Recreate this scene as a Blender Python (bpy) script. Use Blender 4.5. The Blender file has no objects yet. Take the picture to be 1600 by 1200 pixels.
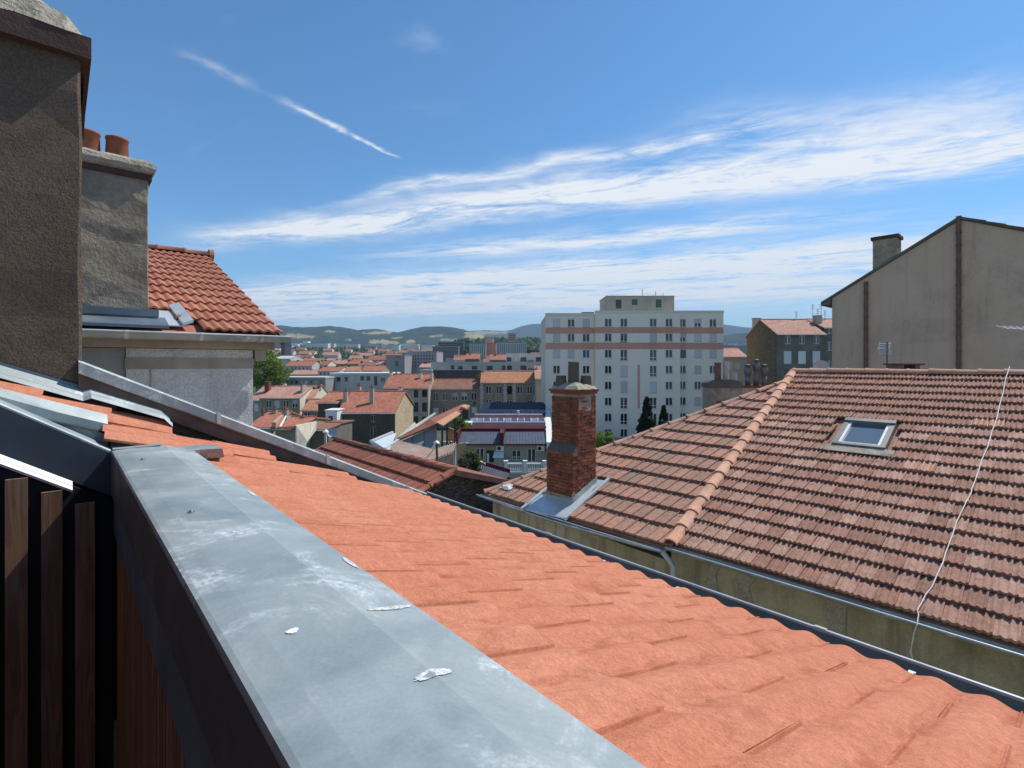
import bpy, bmesh, math, random
from mathutils import Vector, Matrix

R = random.Random(11)
sc = bpy.context.scene
V3 = Vector

# ------------------------------------------------------------------ camera
CZ = 14.0            # eye height above the street
F = 780.0            # focal length in pixels of the 1600 px wide photograph
cam_d = bpy.data.cameras.new("camera")
cam = bpy.data.objects.new("camera", cam_d)
sc.collection.objects.link(cam)
cam.location = (0, 0, CZ)
cam.rotation_euler = (math.radians(90), 0, 0)
cam_d.sensor_fit = 'HORIZONTAL'
cam_d.sensor_width = 36.0
cam_d.lens = F / 1600.0 * 36.0
cam_d.shift_y = -(600 - 568) / 1600.0
cam_d.clip_start = 0.02
cam_d.clip_end = 60000
sc.camera = cam

# ------------------------------------------------------------------ sun and sky
SUN_AZ = math.radians(58.5)     # clockwise from the viewing direction (+Y)
SUN_EL = math.radians(54)
sun_d = bpy.data.lights.new("sun", 'SUN')
sun_d.energy = 4.6
sun_d.angle = math.radians(0.53)
sun_d.color = (1.0, 0.95, 0.87)
sun = bpy.data.objects.new("sun", sun_d)
sc.collection.objects.link(sun)
sdir = V3((math.sin(SUN_AZ) * math.cos(SUN_EL), math.cos(SUN_AZ) * math.cos(SUN_EL), math.sin(SUN_EL)))
sun.rotation_euler = (-sdir).to_track_quat('-Z', 'Y').to_euler()
sun.location = (30, 20, 60)

world = bpy.data.worlds.new("World")
sc.world = world
world.use_nodes = True
WN = world.node_tree
WN.nodes.clear()


class NT:
    """tiny helper to write node graphs"""
    def __init__(s, tree):
        s.t = tree

    def n(s, typ, **kw):
        nd = s.t.nodes.new(typ)
        for k, v in kw.items():
            setattr(nd, k, v)
        return nd

    def put(s, sock, val):
        if isinstance(val, bpy.types.NodeSocket):
            s.t.links.new(val, sock)
        elif val is not None:
            sock.default_value = val

    def math(s, op, a, b=None, c=None, clamp=False):
        nd = s.n('ShaderNodeMath', operation=op)
        nd.use_clamp = clamp
        s.put(nd.inputs[0], a)
        if b is not None:
            s.put(nd.inputs[1], b)
        if c is not None:
            s.put(nd.inputs[2], c)
        return nd.outputs[0]

    def smooth(s, x, a, b, lo=0.0, hi=1.0):
        nd = s.n('ShaderNodeMapRange')
        nd.interpolation_type = 'SMOOTHSTEP'
        s.put(nd.inputs[0], x)
        nd.inputs[1].default_value = a
        nd.inputs[2].default_value = b
        nd.inputs[3].default_value = lo
        nd.inputs[4].default_value = hi
        return nd.outputs[0]

    def vec(s, x, y, z):
        nd = s.n('ShaderNodeCombineXYZ')
        s.put(nd.inputs[0], x)
        s.put(nd.inputs[1], y)
        s.put(nd.inputs[2], z)
        return nd.outputs[0]

    def sep(s, v):
        nd = s.n('ShaderNodeSeparateXYZ')
        s.put(nd.inputs[0], v)
        return nd.outputs

    def mapping(s, v, loc=(0, 0, 0), rot=(0, 0, 0), scale=(1, 1, 1)):
        nd = s.n('ShaderNodeMapping')
        s.put(nd.inputs[0], v)
        nd.inputs[1].default_value = loc
        nd.inputs[2].default_value = rot
        nd.inputs[3].default_value = scale
        return nd.outputs[0]

    def noise(s, v, scale, detail=4, rough=0.55, dist=0.0, col=False):
        nd = s.n('ShaderNodeTexNoise')
        if v is not None:
            s.put(nd.inputs['Vector'], v)
        nd.inputs['Scale'].default_value = scale
        nd.inputs['Detail'].default_value = detail
        nd.inputs['Roughness'].default_value = rough
        nd.inputs['Distortion'].default_value = dist
        return nd.outputs['Color' if col else 'Fac']

    def voro(s, v, scale, feature='F1', out='Distance', rand=1.0):
        nd = s.n('ShaderNodeTexVoronoi')
        nd.feature = feature
        s.put(nd.inputs['Vector'], v)
        nd.inputs['Scale'].default_value = scale
        nd.inputs['Randomness'].default_value = rand
        return nd.outputs[out]

    def mix(s, fac, a, b, mode='MIX'):
        nd = s.n('ShaderNodeMix')
        nd.data_type = 'RGBA'
        nd.blend_type = mode
        s.put(nd.inputs[0], fac)
        for i, c in ((6, a), (7, b)):
            if isinstance(c, tuple) and len(c) == 3:
                c = c + (1,)
            s.put(nd.inputs[i], c)
        return nd.outputs[2]


# ---- sky: Nishita with thin cirrus drawn on a high cloud plane
w = NT(WN)
sky = w.n('ShaderNodeTexSky')
sky.sky_type = 'NISHITA'
sky.sun_disc = False
sky.sun_elevation = SUN_EL
sky.sun_rotation = SUN_AZ
sky.altitude = 500
sky.air_density = 1.0
sky.dust_density = 0.25
sky.ozone_density = 3.0
tc = w.n('ShaderNodeTexCoord')
dx, dy, dz = w.sep(tc.outputs['Generated'])
zc = w.math('MAXIMUM', dz, 0.02)
cx = w.math('DIVIDE', dx, zc)
cy = w.math('DIVIDE', dy, zc)
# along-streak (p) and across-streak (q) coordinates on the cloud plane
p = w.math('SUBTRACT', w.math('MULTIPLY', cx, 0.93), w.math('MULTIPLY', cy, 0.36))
q = w.math('ABSOLUTE', w.math('ADD', w.math('MULTIPLY', cx, 0.36), w.math('MULTIPLY', cy, 0.93)))  # mirrored: bands repeat unseen behind the camera, added to whiten the fill light
pl = w.vec(cx, cy, 0.0)
warp = w.noise(pl, 0.55, 3, 0.5)
warp2 = w.noise(w.vec(cx, cy, 7.3), 1.6, 4, 0.6)
qw = w.math('ADD', q, w.math('ADD', w.math('MULTIPLY', w.math('SUBTRACT', warp, 0.5), 0.75),
                             w.math('MULTIPLY', w.math('SUBTRACT', warp2, 0.5), 0.42)))


def gauss(x, c, s_):
    t = w.math('DIVIDE', w.math('SUBTRACT', x, c), s_)
    return w.math('POWER', 2.718, w.math('MULTIPLY', w.math('MULTIPLY', t, t), -1.0))


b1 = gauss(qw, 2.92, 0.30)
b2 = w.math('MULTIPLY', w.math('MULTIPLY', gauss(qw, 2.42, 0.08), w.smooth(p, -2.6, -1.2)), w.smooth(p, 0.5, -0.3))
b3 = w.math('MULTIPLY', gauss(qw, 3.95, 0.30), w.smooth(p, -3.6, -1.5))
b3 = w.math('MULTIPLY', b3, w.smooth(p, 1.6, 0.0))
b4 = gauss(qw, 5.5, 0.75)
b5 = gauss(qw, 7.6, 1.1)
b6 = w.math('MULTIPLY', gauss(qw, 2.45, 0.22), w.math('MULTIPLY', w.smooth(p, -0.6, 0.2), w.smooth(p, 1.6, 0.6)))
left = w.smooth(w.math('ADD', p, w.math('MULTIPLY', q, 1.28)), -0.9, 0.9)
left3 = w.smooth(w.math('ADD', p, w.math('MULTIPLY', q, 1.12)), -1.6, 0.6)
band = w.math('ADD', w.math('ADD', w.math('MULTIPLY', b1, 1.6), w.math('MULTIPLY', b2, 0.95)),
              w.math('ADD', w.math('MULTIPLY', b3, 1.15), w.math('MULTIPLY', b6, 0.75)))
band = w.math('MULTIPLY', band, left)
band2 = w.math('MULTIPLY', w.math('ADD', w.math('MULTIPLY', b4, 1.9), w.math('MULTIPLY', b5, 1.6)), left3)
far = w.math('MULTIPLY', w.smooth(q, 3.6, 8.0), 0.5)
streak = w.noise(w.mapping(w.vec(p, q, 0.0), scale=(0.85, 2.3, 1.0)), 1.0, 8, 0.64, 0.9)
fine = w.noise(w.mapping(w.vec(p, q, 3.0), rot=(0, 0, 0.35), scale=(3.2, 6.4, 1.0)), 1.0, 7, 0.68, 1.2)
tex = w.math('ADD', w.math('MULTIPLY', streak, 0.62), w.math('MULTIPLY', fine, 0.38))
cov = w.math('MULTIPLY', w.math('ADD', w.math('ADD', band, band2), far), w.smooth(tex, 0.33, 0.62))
# thin wisps anywhere in the sky
wisp = w.math('MULTIPLY', w.smooth(streak, 0.60, 0.80), 0.16)
cov = w.math('ADD', cov, wisp)
# an old aeroplane trail
ax_, ay_, bx_, by_ = -1.09, 1.54, -0.552, 2.43
L = math.hypot(bx_ - ax_, by_ - ay_)
tx, ty = (bx_ - ax_) / L, (by_ - ay_) / L
s_al = w.math('ADD', w.math('MULTIPLY', w.math('SUBTRACT', cx, ax_), tx), w.math('MULTIPLY', w.math('SUBTRACT', cy, ay_), ty))
s_ac = w.math('SUBTRACT', w.math('MULTIPLY', w.math('SUBTRACT', cx, ax_), ty), w.math('MULTIPLY', w.math('SUBTRACT', cy, ay_), tx))
s_ac = w.math('ADD', s_ac, w.math('MULTIPLY', w.math('SUBTRACT', w.noise(pl, 9.0, 3, 0.6), 0.5), 0.06))
wid = w.smooth(s_al, 0.0, L, 0.034, 0.013)
g = w.math('DIVIDE', s_ac, wid)
tr = w.math('POWER', 2.718, w.math('MULTIPLY', w.math('MULTIPLY', g, g), -1.0))
tr = w.math('MULTIPLY', tr, w.math('MULTIPLY', w.smooth(s_al, 0.02, 0.12), w.smooth(s_al, L + 0.02, L - 0.06)))
gap = w.smooth(w.math('ABSOLUTE', w.math('SUBTRACT', s_al, 0.36)), 0.0, 0.12, 0.12, 1.0)
ends = w.smooth(s_al, 0.30, 0.55, 0.26, 0.85)
tr = w.math('MULTIPLY', w.math('MULTIPLY', tr, gap), w.math('MULTIPLY', ends, w.smooth(w.noise(pl, 14.0, 4, 0.6), 0.28, 0.62)))
cov = w.math('MAXIMUM', cov, tr)
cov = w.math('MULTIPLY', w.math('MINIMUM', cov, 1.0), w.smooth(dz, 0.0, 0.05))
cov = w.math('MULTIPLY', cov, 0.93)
SKY_S = 0.13
tint = w.mix(1.0, sky.outputs[0], (0.62, 1.0, 1.18), 'MULTIPLY')
hz = w.smooth(dz, 0.30, 0.0, 0.0, 0.30)
tint = w.mix(hz, tint, (3.6, 5.6, 7.4))
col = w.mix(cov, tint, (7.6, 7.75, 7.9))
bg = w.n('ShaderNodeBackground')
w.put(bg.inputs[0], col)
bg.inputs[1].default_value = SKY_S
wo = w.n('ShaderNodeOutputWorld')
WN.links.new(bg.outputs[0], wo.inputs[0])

vs = sc.view_settings
vs.view_transform = 'Standard'
vs.look = 'None'
vs.exposure = 0.0
vs.gamma = 1.0
vs.use_curve_mapping = False
sc.render.resolution_x = 1024
sc.render.resolution_y = 768

# ------------------------------------------------------------------ places
UX, UY = -0.673, 0.740      # along our eave (away, left)
VX, VY = 0.740, 0.673       # down our roof (away, right)
EU = V3((UX, UY, 0)).normalized()
EV = V3((VX, VY, 0)).normalized()
EZ = V3((0, 0, 1))


def G(u, v, h):
    """point in the grid of the old houses; h is metres below eye level"""
    return V3((UX * u + VX * v, UY * u + VY * v, CZ - h))


def P(px, py, Y):
    """a surveyed point of the photograph at depth Y"""
    return V3(((px - 800) / F * Y, Y, CZ + (568 - py) / F * Y))


# ------------------------------------------------------------------ mesh building
col_main = sc.collection


class MB:
    def __init__(s):
        s.v = []
        s.f = []
        s.mi = []
        s.m = 0

    def add(s, vs_, fs):
        b = len(s.v)
        s.v += [V3(x) for x in vs_]
        for f in fs:
            s.f.append(tuple(b + i for i in f))
            s.mi.append(s.m)

    def poly(s, *pts):
        s.add(pts, [tuple(range(len(pts)))])

    def box(s, o, a, b, c):
        """o corner, three edge vectors"""
        o, a, b, c = V3(o), V3(a), V3(b), V3(c)
        vs_ = [o, o + a, o + a + b, o + b, o + c, o + a + c, o + a + b + c, o + b + c]
        fs = [(0, 3, 2, 1), (4, 5, 6, 7), (0, 1, 5, 4), (1, 2, 6, 5), (2, 3, 7, 6), (3, 0, 4, 7)]
        if a.cross(b).dot(c) < 0:
            fs = [tuple(reversed(f)) for f in fs]
        s.add(vs_, fs)

    def ab(s, x0, x1, y0, y1, z0, z1):
        s.box((x0, y0, z0), (x1 - x0, 0, 0), (0, y1 - y0, 0), (0, 0, z1 - z0))

    def uvbox(s, u0, u1, v0, v1, h0, h1):
        """box in the old grid, h0 (top, smaller) to h1 below eye"""
        s.box(G(u0, v0, h1), G(u1, v0, h1) - G(u0, v0, h1), G(u0, v1, h1) - G(u0, v0, h1), V3((0, 0, h1 - h0)))

    def prism(s, pts, d):
        """polygon pts extruded by vector d"""
        pts = [V3(x) for x in pts]
        d = V3(d)
        n = len(pts)
        nrm = V3((0, 0, 0))
        for i in range(n):
            nrm += (pts[i] - pts[0]).cross(pts[(i + 1) % n] - pts[0])
        if nrm.dot(d) > 0:
            pts = pts[::-1]
        vs_ = pts + [x + d for x in pts]
        fs = [tuple(range(n)), tuple(range(2 * n - 1, n - 1, -1))]
        for i in range(n):
            j = (i + 1) % n
            fs.append((j, i, n + i, n + j))
        s.add(vs_, fs)

    def tube(s, path, r, n=8, caps=True):
        """round tube along path; r number or list"""
        path = [V3(x) for x in path]
        if not isinstance(r, (list, tuple)):
            r = [r] * len(path)
        b = len(s.v)
        t0 = (path[1] - path[0]).normalized()
        ref = V3((0, 0, 1)) if abs(t0.z) < 0.9 else V3((1, 0, 0))
        for i, pt in enumerate(path):
            if i == 0:
                t = path[1] - path[0]
            elif i == len(path) - 1:
                t = path[-1] - path[-2]
            else:
                t = path[i + 1] - path[i - 1]
            t.normalize()
            a = t.cross(ref).normalized()
            c = a.cross(t)
            for k in range(n):
                an = 2 * math.pi * k / n
                s.v.append(pt + a * (r[i] * math.cos(an)) + c * (r[i] * math.sin(an)))
        for i in range(len(path) - 1):
            for k in range(n):
                k2 = (k + 1) % n
                s.f.append((b + i * n + k, b + i * n + k2, b + (i + 1) * n + k2, b + (i + 1) * n + k))
                s.mi.append(s.m)
        if caps:
            s.f.append(tuple(b + k for k in range(n - 1, -1, -1)))
            s.mi.append(s.m)
            e = b + (len(path) - 1) * n
            s.f.append(tuple(e + k for k in range(n)))
            s.mi.append(s.m)

    def grid(s, rows):
        """rows of points -> quads"""
        b = len(s.v)
        nr, nc = len(rows), len(rows[0])
        for r_ in rows:
            s.v += [V3(x) for x in r_]
        for i in range(nr - 1):
            for j in range(nc - 1):
                s.f.append((b + i * nc + j, b + i * nc + j + 1, b + (i + 1) * nc + j + 1, b + (i + 1) * nc + j))
                s.mi.append(s.m)

    def mesh(s, name, mats, off=None, smooth=False, recalc=False):
        me = bpy.data.meshes.new(name)
        off = V3(off) if off is not None else V3((0, 0, 0))
        me.from_pydata([tuple(x - off) for x in s.v], [], s.f)
        if not isinstance(mats, (list, tuple)):
            mats = [mats]
        for m in mats:
            me.materials.append(m)
        if len(mats) > 1:
            me.polygons.foreach_set('material_index', s.mi)
        if recalc:
            bm = bmesh.new()
            bm.from_mesh(me)
            bmesh.ops.recalc_face_normals(bm, faces=bm.faces)
            bm.to_mesh(me)
            bm.free()
        if smooth:
            me.polygons.foreach_set('use_smooth', [True] * len(me.polygons))
        me.update()
        return me

    def build(s, name, mats, parent=None, off=None, smooth=False, recalc=False):
        """link as one object. Parts of a thing written in world coordinates pass nothing:
        the offset is their root's place."""
        if off is None:
            off = origin_of(parent) if parent is not None else V3((0, 0, 0))
        me = s.mesh(name, mats, off, smooth, recalc)
        o = bpy.data.objects.new(name, me)
        col_main.objects.link(o)
        if parent is not None:
            o.parent = parent
            ORG[o.name] = ORG[parent.name]
        else:
            o.location = off
            ORG[o.name] = V3(off)
        return o


ORG = {}


def origin_of(o):
    return ORG[o.name]


def thing(name, label, cat, loc, group=None, rotz=0.0, local=False):
    o = bpy.data.objects.new(name, None)
    o.empty_display_size = 0.3
    col_main.objects.link(o)
    o.location = loc
    o.rotation_euler = (0, 0, rotz)
    ORG[o.name] = V3((0, 0, 0)) if local else V3(loc)
    return tag(o, label, cat, group)


def tag(o, label=None, cat=None, group=None, kind=None):
    if label:
        o["label"] = label
    if cat:
        o["category"] = cat
    if group:
        o["group"] = group
    if kind:
        o["kind"] = kind
    return o


def inst(name, me, parent, mat4):
    """a piece that shares its mesh; mat4 in world (or the parent's local) space"""
    o = bpy.data.objects.new(name, me)
    col_main.objects.link(o)
    o.parent = parent
    o.matrix_local = Matrix.Translation(-origin_of(parent)) @ mat4
    ORG[o.name] = ORG[parent.name]
    return o


def frame(o, ex, ey, ez):
    m = Matrix.Identity(4)
    for i, a in enumerate((ex, ey, ez)):
        m[0][i], m[1][i], m[2][i] = a.x, a.y, a.z
    m[0][3], m[1][3], m[2][3] = o.x, o.y, o.z
    return m


# ------------------------------------------------------------------ materials
MAT = {}


def newmat(name):
    m = bpy.data.materials.new(name)
    m.use_nodes = True
    t = m.node_tree
    b = t.nodes['Principled BSDF']
    MAT[name] = m
    return m, NT(t), b


def pos(n, obj=False):
    if obj:
        return n.n('ShaderNodeTexCoord').outputs['Object']
    return n.n('ShaderNodeNewGeometry').outputs['Position']


def bump(n, b, height, strength, dist):
    nd = n.n('ShaderNodeBump')
    nd.inputs['Strength'].default_value = strength
    nd.inputs['Distance'].default_value = dist
    n.put(nd.inputs['Height'], height)
    n.t.links.new(nd.outputs[0], b.inputs['Normal'])


def plain(name, c, rough=0.6, metal=0.0, spec=0.5, var=0.12, scale=6.0, obj_var=0.0):
    """a single paint or metal with slight unevenness"""
    m, n, b = newmat(name)
    f = n.noise(pos(n), scale, 4, 0.6)
    k = n.smooth(f, 0.25, 0.75, 1 - var, 1 + var)
    if obj_var:
        k = n.math('MULTIPLY', k, n.smooth(n.n('ShaderNodeObjectInfo').outputs['Random'], 0, 1, 1 - obj_var, 1 + obj_var))
    n.put(b.inputs['Base Color'], n.mix(1.0, c, n.vec(k, k, k), 'MULTIPLY'))
    b.inputs['Roughness'].default_value = rough
    b.inputs['Metallic'].default_value = metal
    b.inputs['Specular IOR Level'].default_value = spec
    return m


def render_wall(name, c1, c2, scale=1.2, grain=60, bstr=0.3, bdist=0.01, streak=0.0, stain=(0.05, 0.045, 0.035), stain_amt=0.0,
                rough=0.9, grain_amt=0.0, obj=False):
    """plaster, concrete: two tones, optional vertical streaks and stains, grain relief"""
    m, n, b = newmat(name)
    q_ = pos(n, obj)
    c = n.mix(n.smooth(n.noise(q_, scale, 6, 0.62, 0.4), 0.32, 0.68), c1, c2)
    if streak:
        sv = n.mapping(q_, scale=(5.0, 5.0, 0.35))
        c = n.mix(n.math('MULTIPLY', n.smooth(n.noise(sv, 1.0, 5, 0.6), 0.48, 0.75), streak), c, stain)
    if stain_amt:
        c = n.mix(n.math('MULTIPLY', n.smooth(n.noise(q_, scale * 0.7, 7, 0.68, 1.2), 0.5, 0.72), stain_amt), c, stain)
    gr = n.noise(q_, grain, 3, 0.7)
    if grain_amt:
        k = n.smooth(gr, 0.25, 0.75, 1 - grain_amt, 1 + grain_amt)
        c = n.mix(1.0, c, n.vec(k, k, k), 'MULTIPLY')
    n.put(b.inputs['Base Color'], c)
    b.inputs['Roughness'].default_value = rough
    b.inputs['Specular IOR Level'].default_value = 0.25
    bump(n, b, n.math('ADD', gr, n.math('MULTIPLY', n.noise(q_, grain * 0.2, 4, 0.6), 1.2)), bstr, bdist)
    return m


def tile_mat(name, cols, stain, rough=0.85, lichen=0.0, grain=220, bstr=0.25, bdist=0.003, var=0.18, stain_amt=0.4, stain_scale=3.0, specks=0.0, trough=None):
    """fired clay or concrete tile: every piece a little different, mottling, lichen"""
    m, n, b = newmat(name)
    q_ = pos(n)
    rnd = n.n('ShaderNodeObjectInfo').outputs['Random']
    rp = n.n('ShaderNodeValToRGB')
    e = rp.color_ramp.elements
    e[0].position = 0.0
    e[0].color = cols[0] + (1,)
    e[1].position = 1.0
    e[1].color = cols[-1] + (1,)
    for i in range(1, len(cols) - 1):
        x = e.new(i / (len(cols) - 1))
        x.color = cols[i] + (1,)
    f = n.math('ADD', n.math('MULTIPLY', rnd, 0.62), n.math('MULTIPLY', n.noise(q_, 2.6, 5, 0.65), 0.5))
    n.put(rp.inputs[0], n.math('SUBTRACT', f, 0.06))
    c = rp.outputs[0]
    g2 = n.noise(q_, grain * 0.12, 5, 0.65)
    k = n.smooth(g2, 0.2, 0.8, 1 - var, 1 + var)
    c = n.mix(1.0, c, n.vec(k, k, k), 'MULTIPLY')
    c = n.mix(n.math('MULTIPLY', n.smooth(n.noise(q_, stain_scale, 7, 0.7, 0.8), 0.5, 0.74), stain_amt), c, stain)
    if trough:
        # grime gathers in the valleys of each tile (tile-local x) and washes along the slope
        ox, oy, oz = n.sep(n.n('ShaderNodeTexCoord').outputs['Object'])
        cs = n.math('COSINE', n.math('MULTIPLY', ox, 4 * math.pi / trough))
        dn = n.noise(n.vec(n.math('ADD', n.math('MULTIPLY', ox, 16.0), n.math('MULTIPLY', rnd, 40.0)), n.math('MULTIPLY', oy, 5.0), n.math('MULTIPLY', rnd, 90.0)), 1.0, 6, 0.7, 0.6)
        dm = n.math('MULTIPLY', n.smooth(cs, 0.1, 1.0), n.smooth(dn, 0.42, 0.66))
        c = n.mix(n.math('MULTIPLY', dm, 0.6), c, stain)
        ed_ = n.smooth(n.math('ABSOLUTE', n.math('SUBTRACT', ox, trough * 0.962)), 0.005, 0.001)  # dark line by the lap rib, its shadow put into the colour
        c = n.mix(n.math('MULTIPLY', ed_, 0.35), c, stain)
    if lichen:
        sp = n.smooth(n.voro(q_, 5.0), 0.13, 0.07)
        sp = n.math('MULTIPLY', sp, n.smooth(n.noise(q_, 1.3, 3, 0.6), 0.5, 0.62))
        sp = n.math('MULTIPLY', sp, n.smooth(n.noise(q_, 70.0, 3, 0.6), 0.40, 0.60))
        c = n.mix(n.math('MULTIPLY', sp, lichen), c, (0.62, 0.58, 0.48))
    gr = n.noise(q_, grain, 2, 0.6)
    if specks:
        sk = n.smooth(gr, 0.64, 0.72)
        c = n.mix(n.math('MULTIPLY', sk, specks), c, stain)
        sk2 = n.smooth(n.noise(q_, 38.0, 4, 0.75), 0.62, 0.72)
        k3 = n.smooth(n.noise(q_, grain * 0.45, 3, 0.7), 0.25, 0.75, 0.84, 1.14)
        c = n.mix(1.0, c, n.vec(k3, k3, k3), 'MULTIPLY')
        c = n.mix(n.math('MULTIPLY', sk2, specks * 0.7), c, stain)
    n.put(b.inputs['Base Color'], c)
    b.inputs['Roughness'].default_value = rough
    b.inputs['Specular IOR Level'].default_value = 0.2
    bump(n, b, n.math('ADD', gr, g2), bstr, bdist)
    return m


def roof_far(name, c1, c2, c3, rows=0.35, cols=0.22):
    """tiled roof too far off to tell the tiles: rows along the slope (object Y), mottled"""
    m, n, b = newmat(name)
    q_ = pos(n, True)
    x, y, z = n.sep(q_)
    c = n.mix(n.smooth(n.noise(q_, 0.5, 6, 0.65, 0.5), 0.3, 0.7), c1, c2)
    c = n.mix(n.math('MULTIPLY', n.smooth(n.noise(q_, 2.2, 5, 0.7), 0.48, 0.75), 0.5), c, c3)
    cell = n.vec(n.math('FLOOR', n.math('DIVIDE', x, cols)), n.math('FLOOR', n.math('DIVIDE', y, rows)), 0.0)
    wn = n.n('ShaderNodeTexWhiteNoise')
    n.put(wn.inputs['Vector'], cell)
    k = n.smooth(wn.outputs['Value'], 0, 1, 0.84, 1.16)
    c = n.mix(1.0, c, n.vec(k, k, k), 'MULTIPLY')
    n.put(b.inputs['Base Color'], c)
    b.inputs['Roughness'].default_value = 0.85
    b.inputs['Specular IOR Level'].default_value = 0.2
    fr = n.math('FRACT', n.math('DIVIDE', y, rows))
    wv = n.math('SINE', n.math('MULTIPLY', x, 6.2832 / cols))
    bump(n, b, n.math('ADD', n.math('MULTIPLY', fr, -1.0), n.math('MULTIPLY', wv, 0.35)), 0.9, 0.05)
    return m


def stone_mat(name, c1, c2, c3, mortar, scale=3.0, bstr=0.8, bdist=0.04):
    """rubble masonry"""
    m, n, b = newmat(name)
    q_ = pos(n)
    qq = n.mapping(q_, scale=(1, 1, 2.1))
    qq = n.mix(0.06, qq, n.noise(q_, 3.0, 3, 0.6, 0, True))
    vc = n.voro(qq, scale, 'F1', 'Color')
    h_, s_, v_ = n.sep(vc)
    c = n.mix(n.smooth(h_, 0.1, 0.9), c1, c2)
    c = n.mix(n.math('MULTIPLY', n.smooth(s_, 0.55, 0.9), 0.9), c, c3)
    ed = n.voro(qq, scale, 'DISTANCE_TO_EDGE')
    c = n.mix(n.smooth(ed, 0.07, 0.02), c, mortar)
    c = n.mix(n.math('MULTIPLY', n.smooth(n.noise(q_, 0.35, 5, 0.6), 0.5, 0.75), 0.3), c, n.mix(1.0, c, (0.45, 0.42, 0.40), 'MULTIPLY'))
    n.put(b.inputs['Base Color'], c)
    b.inputs['Roughness'].default_value = 0.95
    b.inputs['Specular IOR Level'].default_value = 0.2
    bump(n, b, n.math('ADD', n.smooth(ed, 0.0, 0.12), n.math('MULTIPLY', n.noise(q_, 12, 4, 0.6), 0.5)), bstr, bdist)
    return m


def zinc_mat(name, c1, c2, white, white_amt, rough=0.5, metal=0.25):
    """weathered zinc sheet with pale oxide blooms"""
    m, n, b = newmat(name)
    q_ = pos(n)
    c = n.mix(n.smooth(n.noise(q_, 2.6, 6, 0.6, 0.5), 0.33, 0.67), c1, c2)
    sp = n.smooth(n.noise(q_, 3.1, 8, 0.72, 0.7), 0.53, 0.70)
    sp = n.math('MULTIPLY', sp, n.smooth(n.noise(q_, 60, 3, 0.7), 0.3, 0.62))
    c = n.mix(n.math('MULTIPLY', sp, white_amt), c, white)
    g_ = n.noise(n.mapping(q_, scale=(1, 1, 1)), 130, 3, 0.7)
    k = n.smooth(g_, 0.2, 0.8, 0.93, 1.07)
    c = n.mix(1.0, c, n.vec(k, k, k), 'MULTIPLY')
    ye = n.smooth(n.noise(q_, 1.9, 4, 0.6), 0.55, 0.75)
    c = n.mix(n.math('MULTIPLY', ye, 0.22), c, (0.36, 0.38, 0.28))
    n.put(b.inputs['Base Color'], c)
    b.inputs['Metallic'].default_value = metal
    n.put(b.inputs['Roughness'], n.smooth(n.noise(q_, 5, 5, 0.6), 0.3, 0.7, rough - 0.08, rough + 0.16))
    bump(n, b, n.math('ADD', n.noise(q_, 1.8, 3, 0.5), n.math('MULTIPLY', g_, 0.02)), 0.25, 0.02)
    return m


def glass_mat(name, c, rough=0.08):
    m, n, b = newmat(name)
    rnd = n.n('ShaderNodeObjectInfo').outputs['Random']
    k = n.smooth(rnd, 0, 1, 0.6, 1.6)
    n.put(b.inputs['Base Color'], n.mix(1.0, c, n.vec(k, k, k), 'MULTIPLY'))
    b.inputs['Roughness'].default_value = rough
    b.inputs['Specular IOR Level'].default_value = 0.5
    bump(n, b, n.noise(pos(n), 1.5, 2, 0.5), 0.04, 0.02)
    return m


def leaf_mat(name, c1, c2):
    m, n, b = newmat(name)
    f = n.noise(pos(n), 0.9, 4, 0.6)
    f2 = n.noise(pos(n), 6.0, 2, 0.6)
    c = n.mix(n.smooth(n.math('ADD', n.math('MULTIPLY', f, 0.5), n.math('MULTIPLY', f2, 0.5)), 0.35, 0.65), c1, c2)
    n.put(b.inputs['Base Color'], c)
    b.inputs['Roughness'].default_value = 0.6
    b.inputs['Specular IOR Level'].default_value = 0.3
    tr_ = n.n('ShaderNodeBsdfTranslucent')
    n.put(tr_.inputs[0], c)
    ms = n.n('ShaderNodeMixShader')
    ms.inputs[0].default_value = 0.42
    out = [x for x in n.t.nodes if x.type == 'OUTPUT_MATERIAL'][0]
    n.t.links.new(b.outputs[0], ms.inputs[1])
    n.t.links.new(tr_.outputs[0], ms.inputs[2])
    n.t.links.new(ms.outputs[0], out.inputs[0])
    return m

# ================================================================== palette
tile_mat('tile_orange', [(0.55, 0.195, 0.108), (0.59, 0.225, 0.13), (0.63, 0.26, 0.158)], (0.32, 0.088, 0.043), grain=240,
         bstr=0.8, bdist=0.004, var=0.14, stain_amt=0.55, stain_scale=2.6, specks=0.85, trough=0.30)
tile_mat('tile_old', [(0.25, 0.15, 0.11), (0.36, 0.19, 0.135), (0.43, 0.255, 0.19), (0.52, 0.33, 0.25)], (0.17, 0.125, 0.09),
         lichen=0.8, grain=120, bstr=0.35, bdist=0.004, var=0.28, stain_amt=0.55, stain_scale=2.2, specks=0.3)
tile_mat('tile_annex', [(0.25, 0.21, 0.165), (0.38, 0.215, 0.155), (0.44, 0.245, 0.175), (0.54, 0.26, 0.18)], (0.20, 0.17, 0.13),
         lichen=0.5, grain=120, bstr=0.35, bdist=0.004, var=0.25, stain_amt=0.6, stain_scale=1.6, specks=0.3)
tile_mat('tile_red', [(0.38, 0.145, 0.09), (0.44, 0.18, 0.115), (0.49, 0.215, 0.14)], (0.24, 0.095, 0.06), grain=150,
         bstr=0.3, bdist=0.003, var=0.15, stain_amt=0.35)
tile_mat('tile_brown', [(0.22, 0.085, 0.055), (0.28, 0.105, 0.068), (0.35, 0.14, 0.09)], (0.12, 0.06, 0.042), grain=110,
         bstr=0.3, bdist=0.004, var=0.22, stain_amt=0.45, lichen=0.3)
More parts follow.
